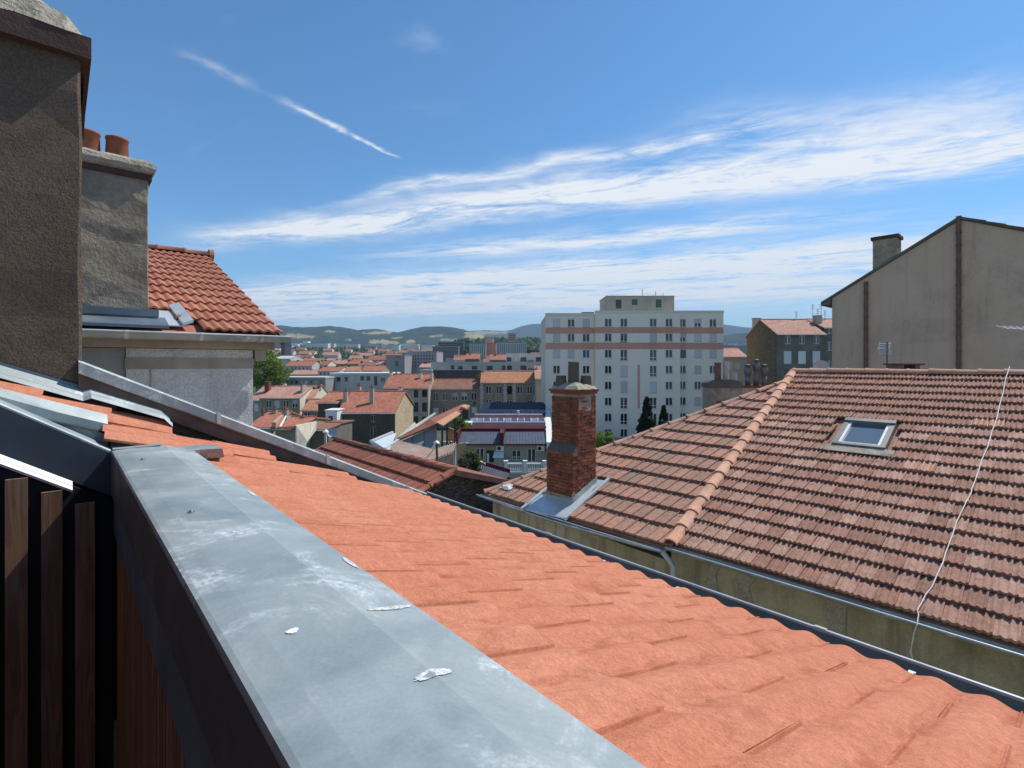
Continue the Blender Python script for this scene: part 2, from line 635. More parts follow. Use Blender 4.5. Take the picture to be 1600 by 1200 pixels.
tile_mat('ridge_tile', [(0.50, 0.29, 0.21), (0.55, 0.30, 0.20), (0.60, 0.37, 0.28)], (0.32, 0.20, 0.14), grain=90,
         bstr=0.3, bdist=0.003, var=0.2, stain_amt=0.4, lichen=0.2)
tile_mat('brick', [(0.11, 0.048, 0.034), (0.21, 0.070, 0.042), (0.27, 0.095, 0.055), (0.36, 0.16, 0.095)], (0.075, 0.058, 0.046), grain=60,
         bstr=0.6, bdist=0.008, var=0.35, stain_amt=0.75, stain_scale=1.3)
tile_mat('pot_clay', [(0.30, 0.105, 0.062), (0.36, 0.13, 0.075)], (0.10, 0.05, 0.035), grain=60, var=0.2, stain_amt=0.5)
m, n, b = newmat('timber')
q_ = pos(n)
rn = n.n('ShaderNodeObjectInfo').outputs['Random']
gx_, gy_, gz_ = n.sep(q_)
gv = n.vec(n.math('MULTIPLY', gx_, 28.0), n.math('MULTIPLY', gy_, 28.0), n.math('ADD', n.math('MULTIPLY', gz_, 1.6), n.math('MULTIPLY', rn, 30.0)))
gr_ = n.noise(gv, 1.0, 5, 0.65, 1.2)
c = n.mix(n.smooth(gr_, 0.3, 0.7), (0.16, 0.083, 0.045), (0.33, 0.19, 0.11))
kv = n.voro(n.vec(n.math('MULTIPLY', gx_, 7.0), n.math('MULTIPLY', gy_, 7.0), n.math('ADD', n.math('MULTIPLY', gz_, 3.4), n.math('MULTIPLY', rn, 17.0))), 1.0)
c = n.mix(n.math('MULTIPLY', n.smooth(kv, 0.16, 0.06), 0.8), c, (0.07, 0.035, 0.02))
k_ = n.smooth(rn, 0, 1, 0.75, 1.2)
n.put(b.inputs['Base Color'], n.mix(1.0, c, n.vec(k_, k_, k_), 'MULTIPLY'))
b.inputs['Roughness'].default_value = 0.75
bump(n, b, gr_, 0.4, 0.003)
zinc_mat('zinc', (0.265, 0.32, 0.33), (0.42, 0.465, 0.455), (0.76, 0.79, 0.80), 1.0)
zinc_mat('zinc_bright', (0.50, 0.54, 0.56), (0.62, 0.66, 0.68), (0.82, 0.84, 0.85), 0.4, rough=0.42)
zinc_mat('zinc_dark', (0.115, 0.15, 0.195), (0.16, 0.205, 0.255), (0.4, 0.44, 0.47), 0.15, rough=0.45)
zinc_mat('zinc_shaded', (0.075, 0.085, 0.105), (0.10, 0.115, 0.14), (0.25, 0.28, 0.3), 0.12, rough=0.5)  # same zinc, with the shade of the terrace side put into the colour
zinc_mat('zinc_gutter', (0.14, 0.155, 0.16), (0.19, 0.205, 0.21), (0.4, 0.42, 0.42), 0.3, rough=0.55)  # trough zinc darkened in colour for the shade inside the gutter
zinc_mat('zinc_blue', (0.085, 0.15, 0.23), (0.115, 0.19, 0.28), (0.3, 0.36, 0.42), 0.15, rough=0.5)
plain('membrane', (0.012, 0.012, 0.014), 0.9)
plain('white_trim', (0.82, 0.82, 0.80), 0.4, var=0.05)
plain('screw_steel', (0.45, 0.45, 0.45), 0.3, metal=0.9)
plain('sealant', (0.56, 0.57, 0.565), 0.8, var=0.45, scale=110)
plain('dropping', (0.78, 0.78, 0.74), 0.9, var=0.15, scale=90)
plain('fascia_brown', (0.145, 0.095, 0.072), 0.7, var=0.25, scale=8)
plain('rust_pipe', (0.16, 0.085, 0.065), 0.75, var=0.3, scale=5)
plain('white_cable', (0.78, 0.74, 0.68), 0.6)
plain('antenna_metal', (0.55, 0.55, 0.56), 0.35, metal=0.7)
plain('mast_dark', (0.10, 0.10, 0.11), 0.5)
render_wall('render_brown', (0.125, 0.092, 0.066), (0.18, 0.136, 0.10), 1.6, 85, 1.0, 0.012, 0.25, (0.07, 0.055, 0.045), 0.35, grain_amt=0.35)
render_wall('render_grey', (0.26, 0.21, 0.155), (0.40, 0.335, 0.25), 2.2, 24, 0.8, 0.012, 0.0, (0.12, 0.10, 0.08), 0.75, grain_amt=0.15)
render_wall('mortar_crown', (0.36, 0.32, 0.24), (0.46, 0.41, 0.32), 4.0, 30, 1.0, 0.02, 0.0, (0.10, 0.09, 0.06), 0.7, grain_amt=0.2)
render_wall('cap_dark', (0.075, 0.045, 0.040), (0.11, 0.065, 0.055), 3.0, 40, 0.6, 0.01)
render_wall('render_white', (0.66, 0.65, 0.62), (0.78, 0.77, 0.74), 1.4, 42, 1.0, 0.02, 0.30, (0.30, 0.29, 0.28), 0.3, grain_amt=0.18)
render_wall('render_bluegrey', (0.27, 0.28, 0.285), (0.34, 0.345, 0.345), 1.4, 50, 0.4, 0.008, 0.2, (0.2, 0.2, 0.2), 0.3)
render_wall('moulding', (0.36, 0.31, 0.25), (0.46, 0.41, 0.34), 2.4, 40, 0.4, 0.006, 0.35, (0.14, 0.11, 0.085), 0.4)
render_wall('wall_red_rough', (0.115, 0.07, 0.052), (0.20, 0.125, 0.095), 4.0, 26, 1.0, 0.025, 0.0, (0.05, 0.035, 0.03), 0.6, grain_amt=0.3)
render_wall('wall_yard', (0.33, 0.28, 0.165), (0.50, 0.44, 0.30), 0.9, 35, 0.5, 0.01, 0.6, (0.13, 0.115, 0.07), 0.55, grain_amt=0.12)
render_wall('gable_render', (0.52, 0.39, 0.29), (0.57, 0.43, 0.325), 0.5, 14, 0.7, 0.02, 0.28, (0.24, 0.185, 0.145), 0.35, grain_amt=0.06)
render_wall('soot', (0.10, 0.09, 0.075), (0.16, 0.145, 0.12), 1.0, 14, 0.5, 0.02)

# ================================================================== terrain
TP = [(0, 0), (115, 0), (200, 1), (400, 7), (800, 22), (1500, 50), (2600, 88), (4000, 120)]


def lerp_tab(tab, x):
    if x <= tab[0][0]:
        return tab[0][1]
    for (a, fa), (b_, fb) in zip(tab, tab[1:]):
        if x <= b_:
            t = (x - a) / (b_ - a)
            return fa + (fb - fa) * t
    return tab[-1][1]


def terr(x, y):
    return lerp_tab(TP, math.hypot(x, y))


m, n, b = newmat('ground')
q_ = pos(n)
c = n.mix(n.smooth(n.noise(q_, 0.05, 6, 0.65), 0.35, 0.65), (0.10, 0.095, 0.085), (0.17, 0.16, 0.14))
c = n.mix(n.smooth(n.noise(q_, 0.012, 5, 0.6), 0.36, 0.52), c, (0.045, 0.072, 0.028))
n.put(b.inputs['Base Color'], c)
b.inputs['Roughness'].default_value = 0.95

mb = MB()
ys = [-80, -40, 0, 20, 40, 60, 80, 100, 115, 140, 170, 200, 250, 300, 350, 400, 500, 600, 700, 800, 1000, 1200, 1500, 1800, 2200, 2600]
xs = sorted(set([s * x for x in (0, 20, 40, 60, 80, 100, 140, 200, 300, 400, 600, 800, 1100, 1500, 2000, 2600, 3300) for s in (-1, 1)]))
mb.grid([[(x, y, terr(x, y)) for x in xs] for y in ys])
tag(mb.build('ground', MAT['ground']), kind='structure')

# wooded hills with hay fields
TA = [(-900, 520), (200, 515), (440, 509), (460, 512), (475, 512), (515, 509.5), (545, 514), (560, 517), (575, 515), (590, 514), (610, 518),
      (622, 519.5), (640, 515), (660, 511), (690, 510), (705, 511), (725, 515), (745, 522), (770, 529), (800, 534), (860, 537), (1100, 533),
      (1140, 524), (1165, 522), (1250, 526), (2500, 530)]
TB = [(-900, 535), (600, 530), (720, 518), (760, 516.5), (790, 517.5), (800, 516), (812, 511), (830, 507), (860, 505.5), (900, 505),
      (1000, 507), (1134, 508), (1165, 512), (1250, 516), (2500, 518)]
FIELDS = [(467, 525, 20, 3.2), (598, 534.5, 22, 3.2), (641, 534, 8, 2.6), (517, 518, 11, 1.1), (590, 520, 22, 1.8), (741, 526, 15, 3.6),
          (760, 520, 32, 2.2), (655, 541, 20, 1.6), (620, 528, 9, 1.0), (700, 531, 12, 1.4), (682, 525, 10, .9), (545, 531, 8, .8)]


def hnoise(x, y):
    return (math.sin(x * 0.0041 + 1.3) * math.cos(y * 0.0033 + 0.4) + 0.5 * math.sin(x * 0.011 + y * 0.007) +
            0.35 * math.sin(x * 0.023 - y * 0.019 + 2.0) + 0.2 * math.sin(x * 0.051 + y * 0.043))


def sstep(t):
    t = min(1, max(0, t))
    return t * t * (3 - 2 * t)


mb = MB()
rows = []
fvals = []
azs = [math.radians(-62 + 0.1 * i) for i in range(1241)]
Ys = [2300 + 45 * i for i in range(44)] + [4280 + 110 * i for i in range(33)]
YA, YB = 4200.0, 7400.0
for Yd in Ys:
    row = []
    for a in azs:
        t = math.tan(a)
        px = 800 + F * t
        x = t * Yd
        topA = CZ + (568 - lerp_tab(TA, px)) / F * YA
        topB = CZ + (568 - lerp_tab(TB, px)) / F * YB
        if Yd < YA:
            k = (Yd - 2300) / (YA - 2300)
            z = 60 + (topA - 60) * (0.35 * k + 0.65 * sstep(k))
            z += hnoise(x, Yd) * 14 * math.sin(math.pi * min(1, k)) ** 0.8
        else:
            k = (Yd - YA) / (YB - YA)
            dip = min(topA, topB) * 0.86
            if k < 0.35:
                z = topA + (dip - topA) * sstep(k / 0.35)
            elif k < 1:
                z = dip + (topB - dip) * sstep((k - 0.35) / 0.65)
            else:
                z = topB - (Yd - YB) * 0.25
            z += hnoise(x, Yd) * 10 * math.sin(math.pi * min(1, max(0, k)))
        row.append((x, Yd, z))
        py = 568 - (z - CZ) / Yd * F
        fv = 0.0
        for (fx, fy, rx, ry) in FIELDS:
            wob = 0.35 * math.sin(px * 0.31 + fy) + 0.25 * math.sin(px * 0.9 + py * 2)
            d = ((px - fx) / rx) ** 2 + ((py - fy - 0.06 * (px - fx) * math.sin(fx)) / ry) ** 2 + wob
            fv = max(fv, min(1, max(0, (1.25 - d) * 4)))
        fvals.append(fv)
    rows.append(row)
mb.grid(rows)
m, n, b = newmat('hill')
q_ = pos(n)
at = n.n('ShaderNodeAttribute')
at.attribute_name = 'field'
fo = n.mix(n.smooth(n.noise(q_, 0.006, 6, 0.7), 0.35, 0.65), (0.015, 0.034, 0.018), (0.030, 0.056, 0.026))
fo = n.mix(n.math('MULTIPLY', n.smooth(n.noise(q_, 0.0022, 4, 0.6), 0.5, 0.62), 0.6), fo, (0.050, 0.080, 0.035))
fi = n.mix(n.smooth(n.noise(q_, 0.004, 4, 0.6), 0.4, 0.6), (0.42, 0.33, 0.17), (0.30, 0.27, 0.13))
n.put(b.inputs['Base Color'], n.mix(at.outputs['Fac'], fo, fi))
b.inputs['Roughness'].default_value = 1.0
b.inputs['Specular IOR Level'].default_value = 0.0
bump(n, b, n.noise(q_, 0.03, 5, 0.7), 1.0, 12.0)
hills = mb.build('hills', m, smooth=True)
a_ = hills.data.attributes.new('field', 'FLOAT', 'POINT')
a_.data.foreach_set('value', fvals)
tag(hills, kind='structure')

# ================================================================== tiles


def tile_mesh(name, wdt, ln, prof, mat, n=12, lip=0.03, th=0.022, fine=None):
    """one roof tile: x across, y up the slope, z off the roof; the lower end rides `lip` above the deck"""
    mb_ = MB()
    ov = ln
    xs_ = [wdt * i / n for i in range(n + 1)]
    if fine:
        xs_ = sorted(xs_ + [wdt * t for t in fine])
    low = [(x, 0.0, lip + prof(x / wdt)) for x in xs_]
    mid = [(x, ov * 0.5, lip * 0.55 + prof(x / wdt)) for x in xs_]
    top = [(x, ov, 0.004 + prof(x / wdt)) for x in xs_]
    bot = [(x, 0.006, lip - th + prof(x / wdt) * 0.9) for x in xs_]
    mb_.grid([bot, low])
    k0 = len(mb_.f)
    mb_.grid([low, mid, top])
    mb_.poly(low[0], bot[0], (0, ov, -0.01), top[0])
    mb_.poly(bot[-1], low[-1], top[-1], (wdt, ov, -0.01))
    me = mb_.mesh(name, mat)
    me.polygons.foreach_set('use_smooth', [k0 <= i < len(mb_.f) - 2 for i in range(len(mb_.f))])
    return me


def roman(t):      # two soft waves per tile, raised lap on one side
    z = 0.018 * (0.5 - 0.5 * math.cos(4 * math.pi * t))
    if 0.966 < t < 0.986:
        z += 0.0065
    return z


def marseille(t):  # two ribs and a side lap
    z = 0.0
    for c_, wd in ((0.28, 0.12), (0.66, 0.12)):
        d = abs(t - c_) / wd
        if d < 1:
            z += 0.025 * (0.5 + 0.5 * math.cos(math.pi * d))
    if t > 0.88:
        z += 0.024
    return z


def flat_il(t):    # interlocking tile with one raised lap and a central boss
    z = 0.0
    if t > 0.86:
        z = 0.020
    d = abs(t - 0.42) / 0.10
    if d < 1:
        z += 0.008 * (0.5 + 0.5 * math.cos(math.pi * d))
    return z


def wavy(t):
    return 0.026 * (0.5 - 0.5 * math.cos(4 * math.pi * t + 0.6))


# ================================================================== our own roof
EV_V = 2.52     # eave
EV_H = 1.265


def roof_h(u, v):
    t = min(1, max(0, (u - 3.55) / 0.8))
    s_ = 0.333 + 0.09 * t
    return EV_H - s_ * (EV_V - v)


house0 = thing('roof_terrace_house', 'orange tiled roof slope with a terrace cut into it behind a zinc parapet', 'house', G(1.5, 0.6, 14.0))
mb = MB()
us = [-2.5 + 0.35 * i for i in range(21)]
vs_ = [-3.0, -1.5, -0.5, 0.0, 0.3, 0.7, 1.2, 1.8, 2.45]


def deck(u, v):
    return G(u, v, roof_h(u, v) + 0.03)


# roof deck pieces round the terrace opening (terrace: u -1.4..3.75, v -2.2..0.26)
mb.grid([[deck(u, v) for v in (0.5, 1.0, 1.6, 2.2, 2.45)] for u in us])
mb.grid([[deck(u, v) for v in (-3.0, -2.0, -1.0, -0.3, 0.2, 0.5)] for u in (3.93, 4.1, 4.3, 4.5)])
deck_o = mb.build('roof', MAT['membrane'], house0, recalc=True)
# street wall under the eave
mb = MB()
mb.uvbox(-2.5, 4.35, 2.22, 2.38, EV_H + 0.18, 14.0)
mb.build('wall', MAT['wall_yard'], house0)

OT_W, OT_G = 0.30, 0.345
me_or = tile_mesh('orange_roof_tile', OT_W, OT_G + 0.05, roman, MAT['tile_orange'], n=32, lip=0.026, th=0.018, fine=[0.9655, 0.9675, 0.976, 0.9845, 0.9865])
nrow = 15
ctr = 0
def put_orange(u1, u0, v0, v1):
    a = G(u1, v0, roof_h(u1, v0))
    bpt = G(u0, v0, roof_h(u0, v0))
    cpt = G(u1, v1, roof_h(u1, v1))
    ex = (bpt - a).normalized()
    ey = (cpt - a)
    ey = (ey - ex * ey.dot(ex)).normalized()
    ez = ex.cross(ey).normalized()
    mt = frame(a + ez * R.uniform(-0.001, 0.003) + ey * R.uniform(-0.004, 0.004), ex, ey, ez)
    mt = mt @ Matrix.Rotation(R.uniform(-0.006, 0.006), 4, 'Z') @ Matrix.Rotation(R.uniform(-0.012, 0.012), 4, 'Y') @ Matrix.Rotation(R.uniform(-0.006, 0.006), 4, 'X')
    inst('roof_tile', me_or, deck_o, mt)


for r_ in range(nrow):
    # slope position of the tile's lower edge
    v0 = EV_V - r_ * OT_G * 0.942
    v1 = v0 - OT_G * 0.942
    stag = (r_ % 2) * OT_W * 0.5 if v1 >= 0.45 else 0.0
    for k in range(-4, 22):
        u0 = 4.30 - stag - k * OT_W
        u1 = u0 - OT_W
        if u0 < -1.6:
            continue
        if v1 < 0.45 and u1 < 3.93:
            continue
        if 0.2 < v1 < 0.45:
            continue
        if u0 > 4.42:
            continue
        if v1 < -2.2:
            continue
        put_orange(u1, u0, v0, v1)
        ctr += 1

put_orange(3.775, 4.075, EV_V - 6 * OT_G * 0.942, EV_V - 7 * OT_G * 0.942)
put_orange(4.07, 4.37, EV_V - 6 * OT_G * 0.942, EV_V - 7 * OT_G * 0.942)

# ---- zinc coping of the parapet
cop = thing('zinc_coping', 'wide weathered zinc coping on the terrace parapet, with its return up the slope', 'coping', G(1.2, 0.36, 0.8))
UC = 3.75


def hp(u, h):
    return h - 0.045 * max(0, u) / UC


prof_in = [(0.236, 1.02), (0.244, 0.80), (0.2285, 0.795), (0.228, 0.563), (0.232, 0.553), (0.242, 0.550)]
mb = MB()
us = [-1.6, -0.8, 0.0, 0.6, 1.2, 1.8, 2.4, 3.0, 3.4, UC]
top = [(0.242, 0.550), (0.30, 0.546), (0.40, 0.547), (0.485, 0.551), (0.498, 0.556)]
mb.grid([[G(u, v, hp(u, h)) for v, h in [(0.2285, 0.572), (0.2285, 0.563), (0.2315, 0.553)] + top] for u in us])
cap = mb.build('coping_sheet', MAT['zinc'], cop, recalc=False)
mb = MB()
mb.grid([[G(u, v, hp(u, h)) for v, h in ((0.498, 0.556), (0.56, 0.572), (0.626, 0.586), (0.632, 0.592), (0.632, 0.62))] for u in us])
mb.build('flange', MAT['zinc'], cop)
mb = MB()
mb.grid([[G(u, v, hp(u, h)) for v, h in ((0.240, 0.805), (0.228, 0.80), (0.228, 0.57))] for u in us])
mb.build('fascia', MAT['zinc_shaded'], cop)
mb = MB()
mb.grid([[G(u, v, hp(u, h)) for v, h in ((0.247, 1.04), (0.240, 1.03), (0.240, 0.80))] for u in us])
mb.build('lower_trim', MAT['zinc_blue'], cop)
# the solid parapet under the sheet
mb = MB()
mb.uvbox(-1.6, UC + 0.1, 0.262, 0.50, 0.62, 2.1)
mb.build('parapet_core', MAT['membrane'], cop)

# return of the coping up the slope at the far end
def ret_h(v):
    return 0.505 - 0.66 * (0.228 - v)


mb = MB()
vsr = [0.30, 0.228, 0.0, -0.25, -0.6, -1.0, -1.6, -2.2]
mb.grid([[G(u, v, ret_h(v) + dh) for u, dh in ((UC - 0.014, 0.02), (UC - 0.014, 0.008), (UC - 0.004, 0.0), (UC + 0.11, -0.004), (UC + 0.20, 0.0),
                                               (UC + 0.206, 0.006), (UC + 0.206, 0.12))] for v in vsr])
mb.build('return_sheet', MAT['zinc'], cop, recalc=True)
mb = MB()
mb.grid([[G(UC - 0.012, v, ret_h(v) + 0.27), G(UC - 0.0135, v, ret_h(v) + 0.015)] for v in vsr])
mb.build('return_fascia', MAT['zinc_shaded'], cop)
mb = MB()
mb.grid([[G(UC + 0.204, v, ret_h(v) + 0.10), G(UC + 0.208, v, min(ret_h(v), roof_h(4.0, v)) - 0.012), G(UC + 0.27, v, roof_h(4.03, v) - 0.058)] for v in vsr[1:]])
mb.build('return_apron', MAT['zinc'], cop)
mb = MB()
mb.prism([G(UC, 0.30, ret_h(0.30) + 0.02), G(UC, -2.2, ret_h(-2.2) + 0.02), G(UC, -2.2, 2.1), G(UC, 0.30, 2.1)], EU * 0.18)
mb.build('return_core', MAT['membrane'], cop)
mb = MB()
mb.prism([G(UC - 0.013, 0.06, ret_h(0.06) + 0.268), G(UC - 0.05, 0.06, ret_h(0.06) + 0.310), G(UC - 0.045, 0.06, ret_h(0.06) + 0.325), G(UC - 0.008, 0.06, ret_h(0.06) + 0.29)],
         G(UC, -2.2, ret_h(-2.2)) - G(UC, 0.06, ret_h(0.06)))
mb.build('white_trim', MAT['white_trim'], cop)
# soldered corner patch and the soaker beyond it
mb = MB()
mb.prism([G(3.70, 0.236, hp(3.7, 0.5465)), G(3.70, 0.47, hp(3.7, 0.5445)), G(3.955, 0.47, 0.4975), G(3.955, 0.236, 0.4965)], (0, 0, 0.004))
mb.build('corner_patch', MAT['zinc'], cop)
mb = MB()
mb.prism([G(3.62, 0.50, 0.53), G(3.62, 0.78, 0.545), G(3.66, 0.80, 0.61), G(3.66, 0.50, 0.60)], EU * 0.22)
mb.build('soaker', MAT['zinc'], cop)
# screws with washers
for (uu, vv) in ((2.05, 0.345), (3.25, 0.33), (-0.2, 0.35)):
    mb = MB()
    b0 = G(uu, vv, hp(uu, 0.546))
    mb.tube([b0, b0 + EZ * 0.003, b0 + EZ * 0.0035], [0.012, 0.012, 0.007], 16)
    mb.tube([b0 + EZ * 0.003, b0 + EZ * 0.007, b0 + EZ * 0.009], [0.0065, 0.006, 0.003], 8)
    mb.build('screw', MAT['screw_steel'], cop)


def blot(cu, cv, ru, rv, seed, hgt=0.0015, n_=18, flange=False):
    """irregular flat patch on the coping"""
    rr = random.Random(seed)
    pts = []
    for i in range(n_):
        a = 2 * math.pi * i / n_
        k = 0.82 + 0.06 * math.sin(a * 3 + seed) + 0.22 * rr.random()
        uu, vv = cu + ru * k * math.cos(a), cv + rv * k * math.sin(a)
        h = lerp_tab([(0.232, .553), (0.242, .550), (0.30, 0.546), (0.40, 0.547), (0.485, 0.551), (0.498, 0.556), (0.56, 0.572), (0.626, 0.586), (0.7, .6)], vv)
        pts.append(G(uu, vv, hp(uu, h) - 0.0012))
    return pts


for i, (cu, cv, ru, rv) in enumerate([(1.03, 0.345, 0.010, 0.013)]):
    mb = MB()
    mb.prism(blot(cu, cv, ru, rv, 5 + i), (0, 0, 0.0008))
    mb.build('bird_dropping', MAT['dropping'], cop)
for i, (cu, cv, ru, rv) in enumerate([(1.03, 0.565, 0.010, 0.060), (1.36, 0.614, 0.05, 0.009), (0.74, 0.487, 0.013, 0.040), (2.32, 0.612, 0.05, 0.010)]):
    mb = MB()
    mb.prism(blot(cu, cv, ru, rv, 31 + i, n_=40), (0, 0, 0.0007))
    mb.build('sealant_smear', MAT['sealant'], cop)

# ---- terrace: timber cladding, floor, unseen wall behind the camera raised to block sky light
ter = thing('timber_cladding', 'dark upright timber boards lining the terrace under the zinc coping', 'cladding', G(UC, -0.6, 2.1))
mb = MB()
mb.prism([G(UC - 0.035, 0.24, ret_h(0.24) + 0.29), G(UC - 0.035, -2.2, ret_h(-2.2) + 0.29), G(UC - 0.035, -2.2, 2.6), G(UC - 0.035, 0.24, 2.6)], EU * 0.02)
mb.build('backing', MAT['membrane'], ter)
k = 0
v = 0.155
while v > -2.1:
    bw = 0.085
    mb = MB()
    dp = R.uniform(0.0, 0.004)
    mb.uvbox(UC - 0.062 - dp, UC - 0.036, v - bw, v, ret_h(v) + 0.33, 2.6)
    mb.build('board', MAT['timber'], ter)
    v -= bw + 0.052
u = UC - 0.16
while u > -1.4:
    bw = 0.05
    mb = MB()
    mb.uvbox(u - bw, u, 0.246, 0.262, 0.93, 2.6)
    mb.build('board', MAT['timber'], ter)
    u -= bw + 0.012
mb = MB()
mb.uvbox(-1.6, UC, -2.2, 0.30, 2.6, 2.7)
tag(mb.build('terrace_floor', MAT['timber']), kind='structure')
bw_ = thing('house_wall', 'unseen dark attic wall raised behind the terrace to block sky light', 'wall', G(1, -2.3, 2.6))
mb = MB()
mb.uvbox(-1.7, UC - 0.07, -1.6, -1.4, -1.5, 2.7)
mb.uvbox(-1.9, -1.7, -1.6, 0.6, -1.5, 2.7)
mb.build('wall', MAT['cap_dark'], bw_)

# ---- eaves gutter on our roof
gut = thing('eaves_gutter', 'half round zinc gutter along the lower edge of the orange tiles', 'gutter', G(1.5, EV_V + 0.05, 1.4))


def half_gutter(mb_, fpt, u0, u1, r=0.065, n=10, step=0.5, bead=0.009):
    rows_ = []
    k_ = max(2, int((u1 - u0) / step))
    for i in range(k_ + 1):
        uu = u0 + (u1 - u0) * i / k_
        ring = []
        for j in range(n + 1):
            an = math.pi * j / n
            ring.append(fpt(uu, -r * math.cos(an), r * math.sin(an)))
        rows_.append(ring)
    mb_.grid(rows_)
    mb_.grid([[x + EZ * 0.0015 + (x - ring_[5]).normalized() * 0.002 for x in ring_] for ring_ in rows_][::-1])
    mb_.m = 1
    mb_.tube([fpt(u0, r + 0.004, -0.002), fpt(u1, r + 0.004, -0.002)], bead, 8)
    mb_.m = 0


mb = MB()
half_gutter(mb, lambda uu, dv, dh: G(uu, EV_V + 0.092 + dv * 1.0, EV_H + 0.012 + dh), -2.2, 4.22, r=0.088)
mb.build('trough', [MAT['zinc_gutter'], MAT['zinc_bright']], gut)
for uu in [4.05 - 0.52 * i for i in range(11)]:
    mb = MB()
    mb.prism([G(uu - 0.012, EV_V - 0.03, EV_H - 0.002), G(uu + 0.012, EV_V - 0.03, EV_H - 0.002), G(uu + 0.012, EV_V + 0.075, EV_H + 0.0),
              G(uu - 0.012, EV_V + 0.075, EV_H + 0.0)], (0, 0, 0.003))
    mb.build('bracket', MAT['zinc_bright'], gut)
for uu in (0.75, 2.55):
    mb = MB()
    half_gutter(mb, lambda a, dv, dh: G(a, EV_V + 0.092 + dv * 1.0, EV_H + 0.012 + dh), uu, uu + 0.05, r=0.092, bead=0.013)
    mb.build('joint_sleeve', MAT['zinc_bright'], gut)

# ---- verge flashing against the neighbour's wall
vf = thing('verge_flashing', 'folded zinc strip sealing the orange tiles against the tall chimney', 'flashing', G(4.32, 0.2, 0.6))
mb = MB()
path = [(-2.2, 0.02), (-0.26, 0.018), (0.12, 0.018), (0.16, 0.05), (0.55, 0.05), (0.60, 0.012)]
rows_ = []
for (vv, lift) in path:
    hh = roof_h(4.3, vv) - 0.03 - lift
    rows_.append([G(4.22, vv, hh + 0.025), G(4.235, vv, hh), G(4.30, vv, hh - 0.004), G(4.315, vv, hh + 0.01), G(4.32, vv, hh - 0.0), G(4.41, vv, hh - 0.05)])
mb.grid(rows_)
mb.build('strip', MAT['zinc'], vf)
mb = MB()
mb.grid([[G(4.405, vv, roof_h(4.3, vv) + 0.02), G(4.40, vv, 0.10 + 0.42 * vv)] for vv in (-2.2, -1, -0.3, 0.12, 0.3)])
mb.build('upstand', MAT['zinc_dark'], vf)

# ---- party wall with its sloping zinc capping
pw = thing('party_wall', 'low rough red brown party wall with a sloping zinc capping beside the orange roof', 'wall', G(4.5, 1.6, 14.0))


def pw_h(v):
    return 0.01 + 0.502 * (v - 0.16)


mb = MB()
pts = [(0.10, pw_h(0.10) + 0.12), (2.62, pw_h(2.62) + 0.12), (2.62, 14.0), (0.10, 14.0)]
mb.prism([G(4.43, v, h) for v, h in pts], EU * 0.22)
mb.build('wall', MAT['wall_red_rough'], pw)
mb = MB()
mb.prism([G(4.375, 0.10, pw_h(0.1) + 0.075), G(4.375, 3.00, pw_h(3.0) + 0.075), G(4.375, 3.0, pw_h(3.0) + 0.185), G(4.375, 0.10, pw_h(0.1) + 0.185)], EU * 0.05)
mb.build('fascia', MAT['fascia_brown'], pw)
mb = MB()
rows_ = []
for i in range(8):
    v = 0.10 + 2.95 * i / 7
    h = pw_h(v)
    rows_.append([G(4.355, v, h + 0.085), G(4.35, v, h + 0.075), G(4.35, v, h + 0.008), G(4.36, v, h), G(4.62, v, h - 0.01), G(4.70, v, h + 0.10)])
mb.grid(rows_)
mb.build('capping', MAT['zinc'], pw)
for v in (0.9, 1.75, 2.55):
    mb = MB()
    mb.prism([G(4.352, v, pw_h(v) - 0.004), G(4.352, v + 0.03, pw_h(v + .03) - 0.004), G(4.66, v + 0.03, pw_h(v + .03) - 0.012), G(4.66, v, pw_h(v) - 0.012)], (0, 0, 0.006))
    mb.prism([G(4.347, v, pw_h(v)), G(4.347, v + 0.03, pw_h(v + .03)), G(4.347, v + 0.03, pw_h(v + .03) + 0.075), G(4.347, v, pw_h(v) + 0.075)], EU * 0.003)
    mb.build('seam', MAT['zinc_bright'], pw)
# open gutter end at the foot of the capping
mb = MB()
e0 = G(4.40, 3.05, pw_h(3.05))
mb.prism([e0 + EZ * 0.02, e0 + EV * 0.10 - EZ * 0.05, e0 + EV * 0.08 - EZ * 0.22, e0 - EZ * 0.20], EU * 0.006)
mb.prism([e0 - EZ * 0.10, e0 + EV * 0.14 - EZ * 0.12, e0 + EV * 0.13 - EZ * 0.24, e0 + EV * 0.02 - EZ * 0.24], EU * 0.20)
mb.build('gutter_end', MAT['zinc_bright'], pw)
# lower unseen lean-to behind the party wall, grey chosen for bounced light
mb = MB()
mb.prism([G(4.66, -2.5, pw_h(-2.5) + 0.35), G(4.66, 3.0, pw_h(3.0) + 0.35), G(6.45, 3.0, pw_h(3.0) + 0.35), G(6.45, -2.5, pw_h(-2.5) + 0.35)], (0, 0, -0.12))
tag(mb.build('lean_to_roof', MAT['render_grey'], None, off=G(5.5, 0, 1)), 'grey lean-to roof hidden behind the zinc capped party wall', 'roof')


# ================================================================== chimneys on the left
def rough_crown(mb_, u0, u1, v0, v1, h0, rise, seed, nu=10, nv=10, rag=0.02):
    """lumpy mortar crown over a rectangular stack"""
    rr = random.Random(seed)
    rows2 = []
    for i in range(nu + 1):
        row2 = []
        for j in range(nv + 1):
            a, c2 = i / nu, j / nv
            ed = min(a, 1 - a, c2, 1 - c2) * 2
            z_ = rise * min(1, ed * 1.5) ** 0.7
            z_ += rr.uniform(-rag, rag) * (1 if ed > 0 else 0.5)
            row2.append(G(u0 + (u1 - u0) * a + rr.uniform(-rag, rag) * .6, v0 + (v1 - v0) * c2 + rr.uniform(-rag, rag) * .6, h0 - z_))
        rows2.append(row2)
    mb_.grid(rows2)


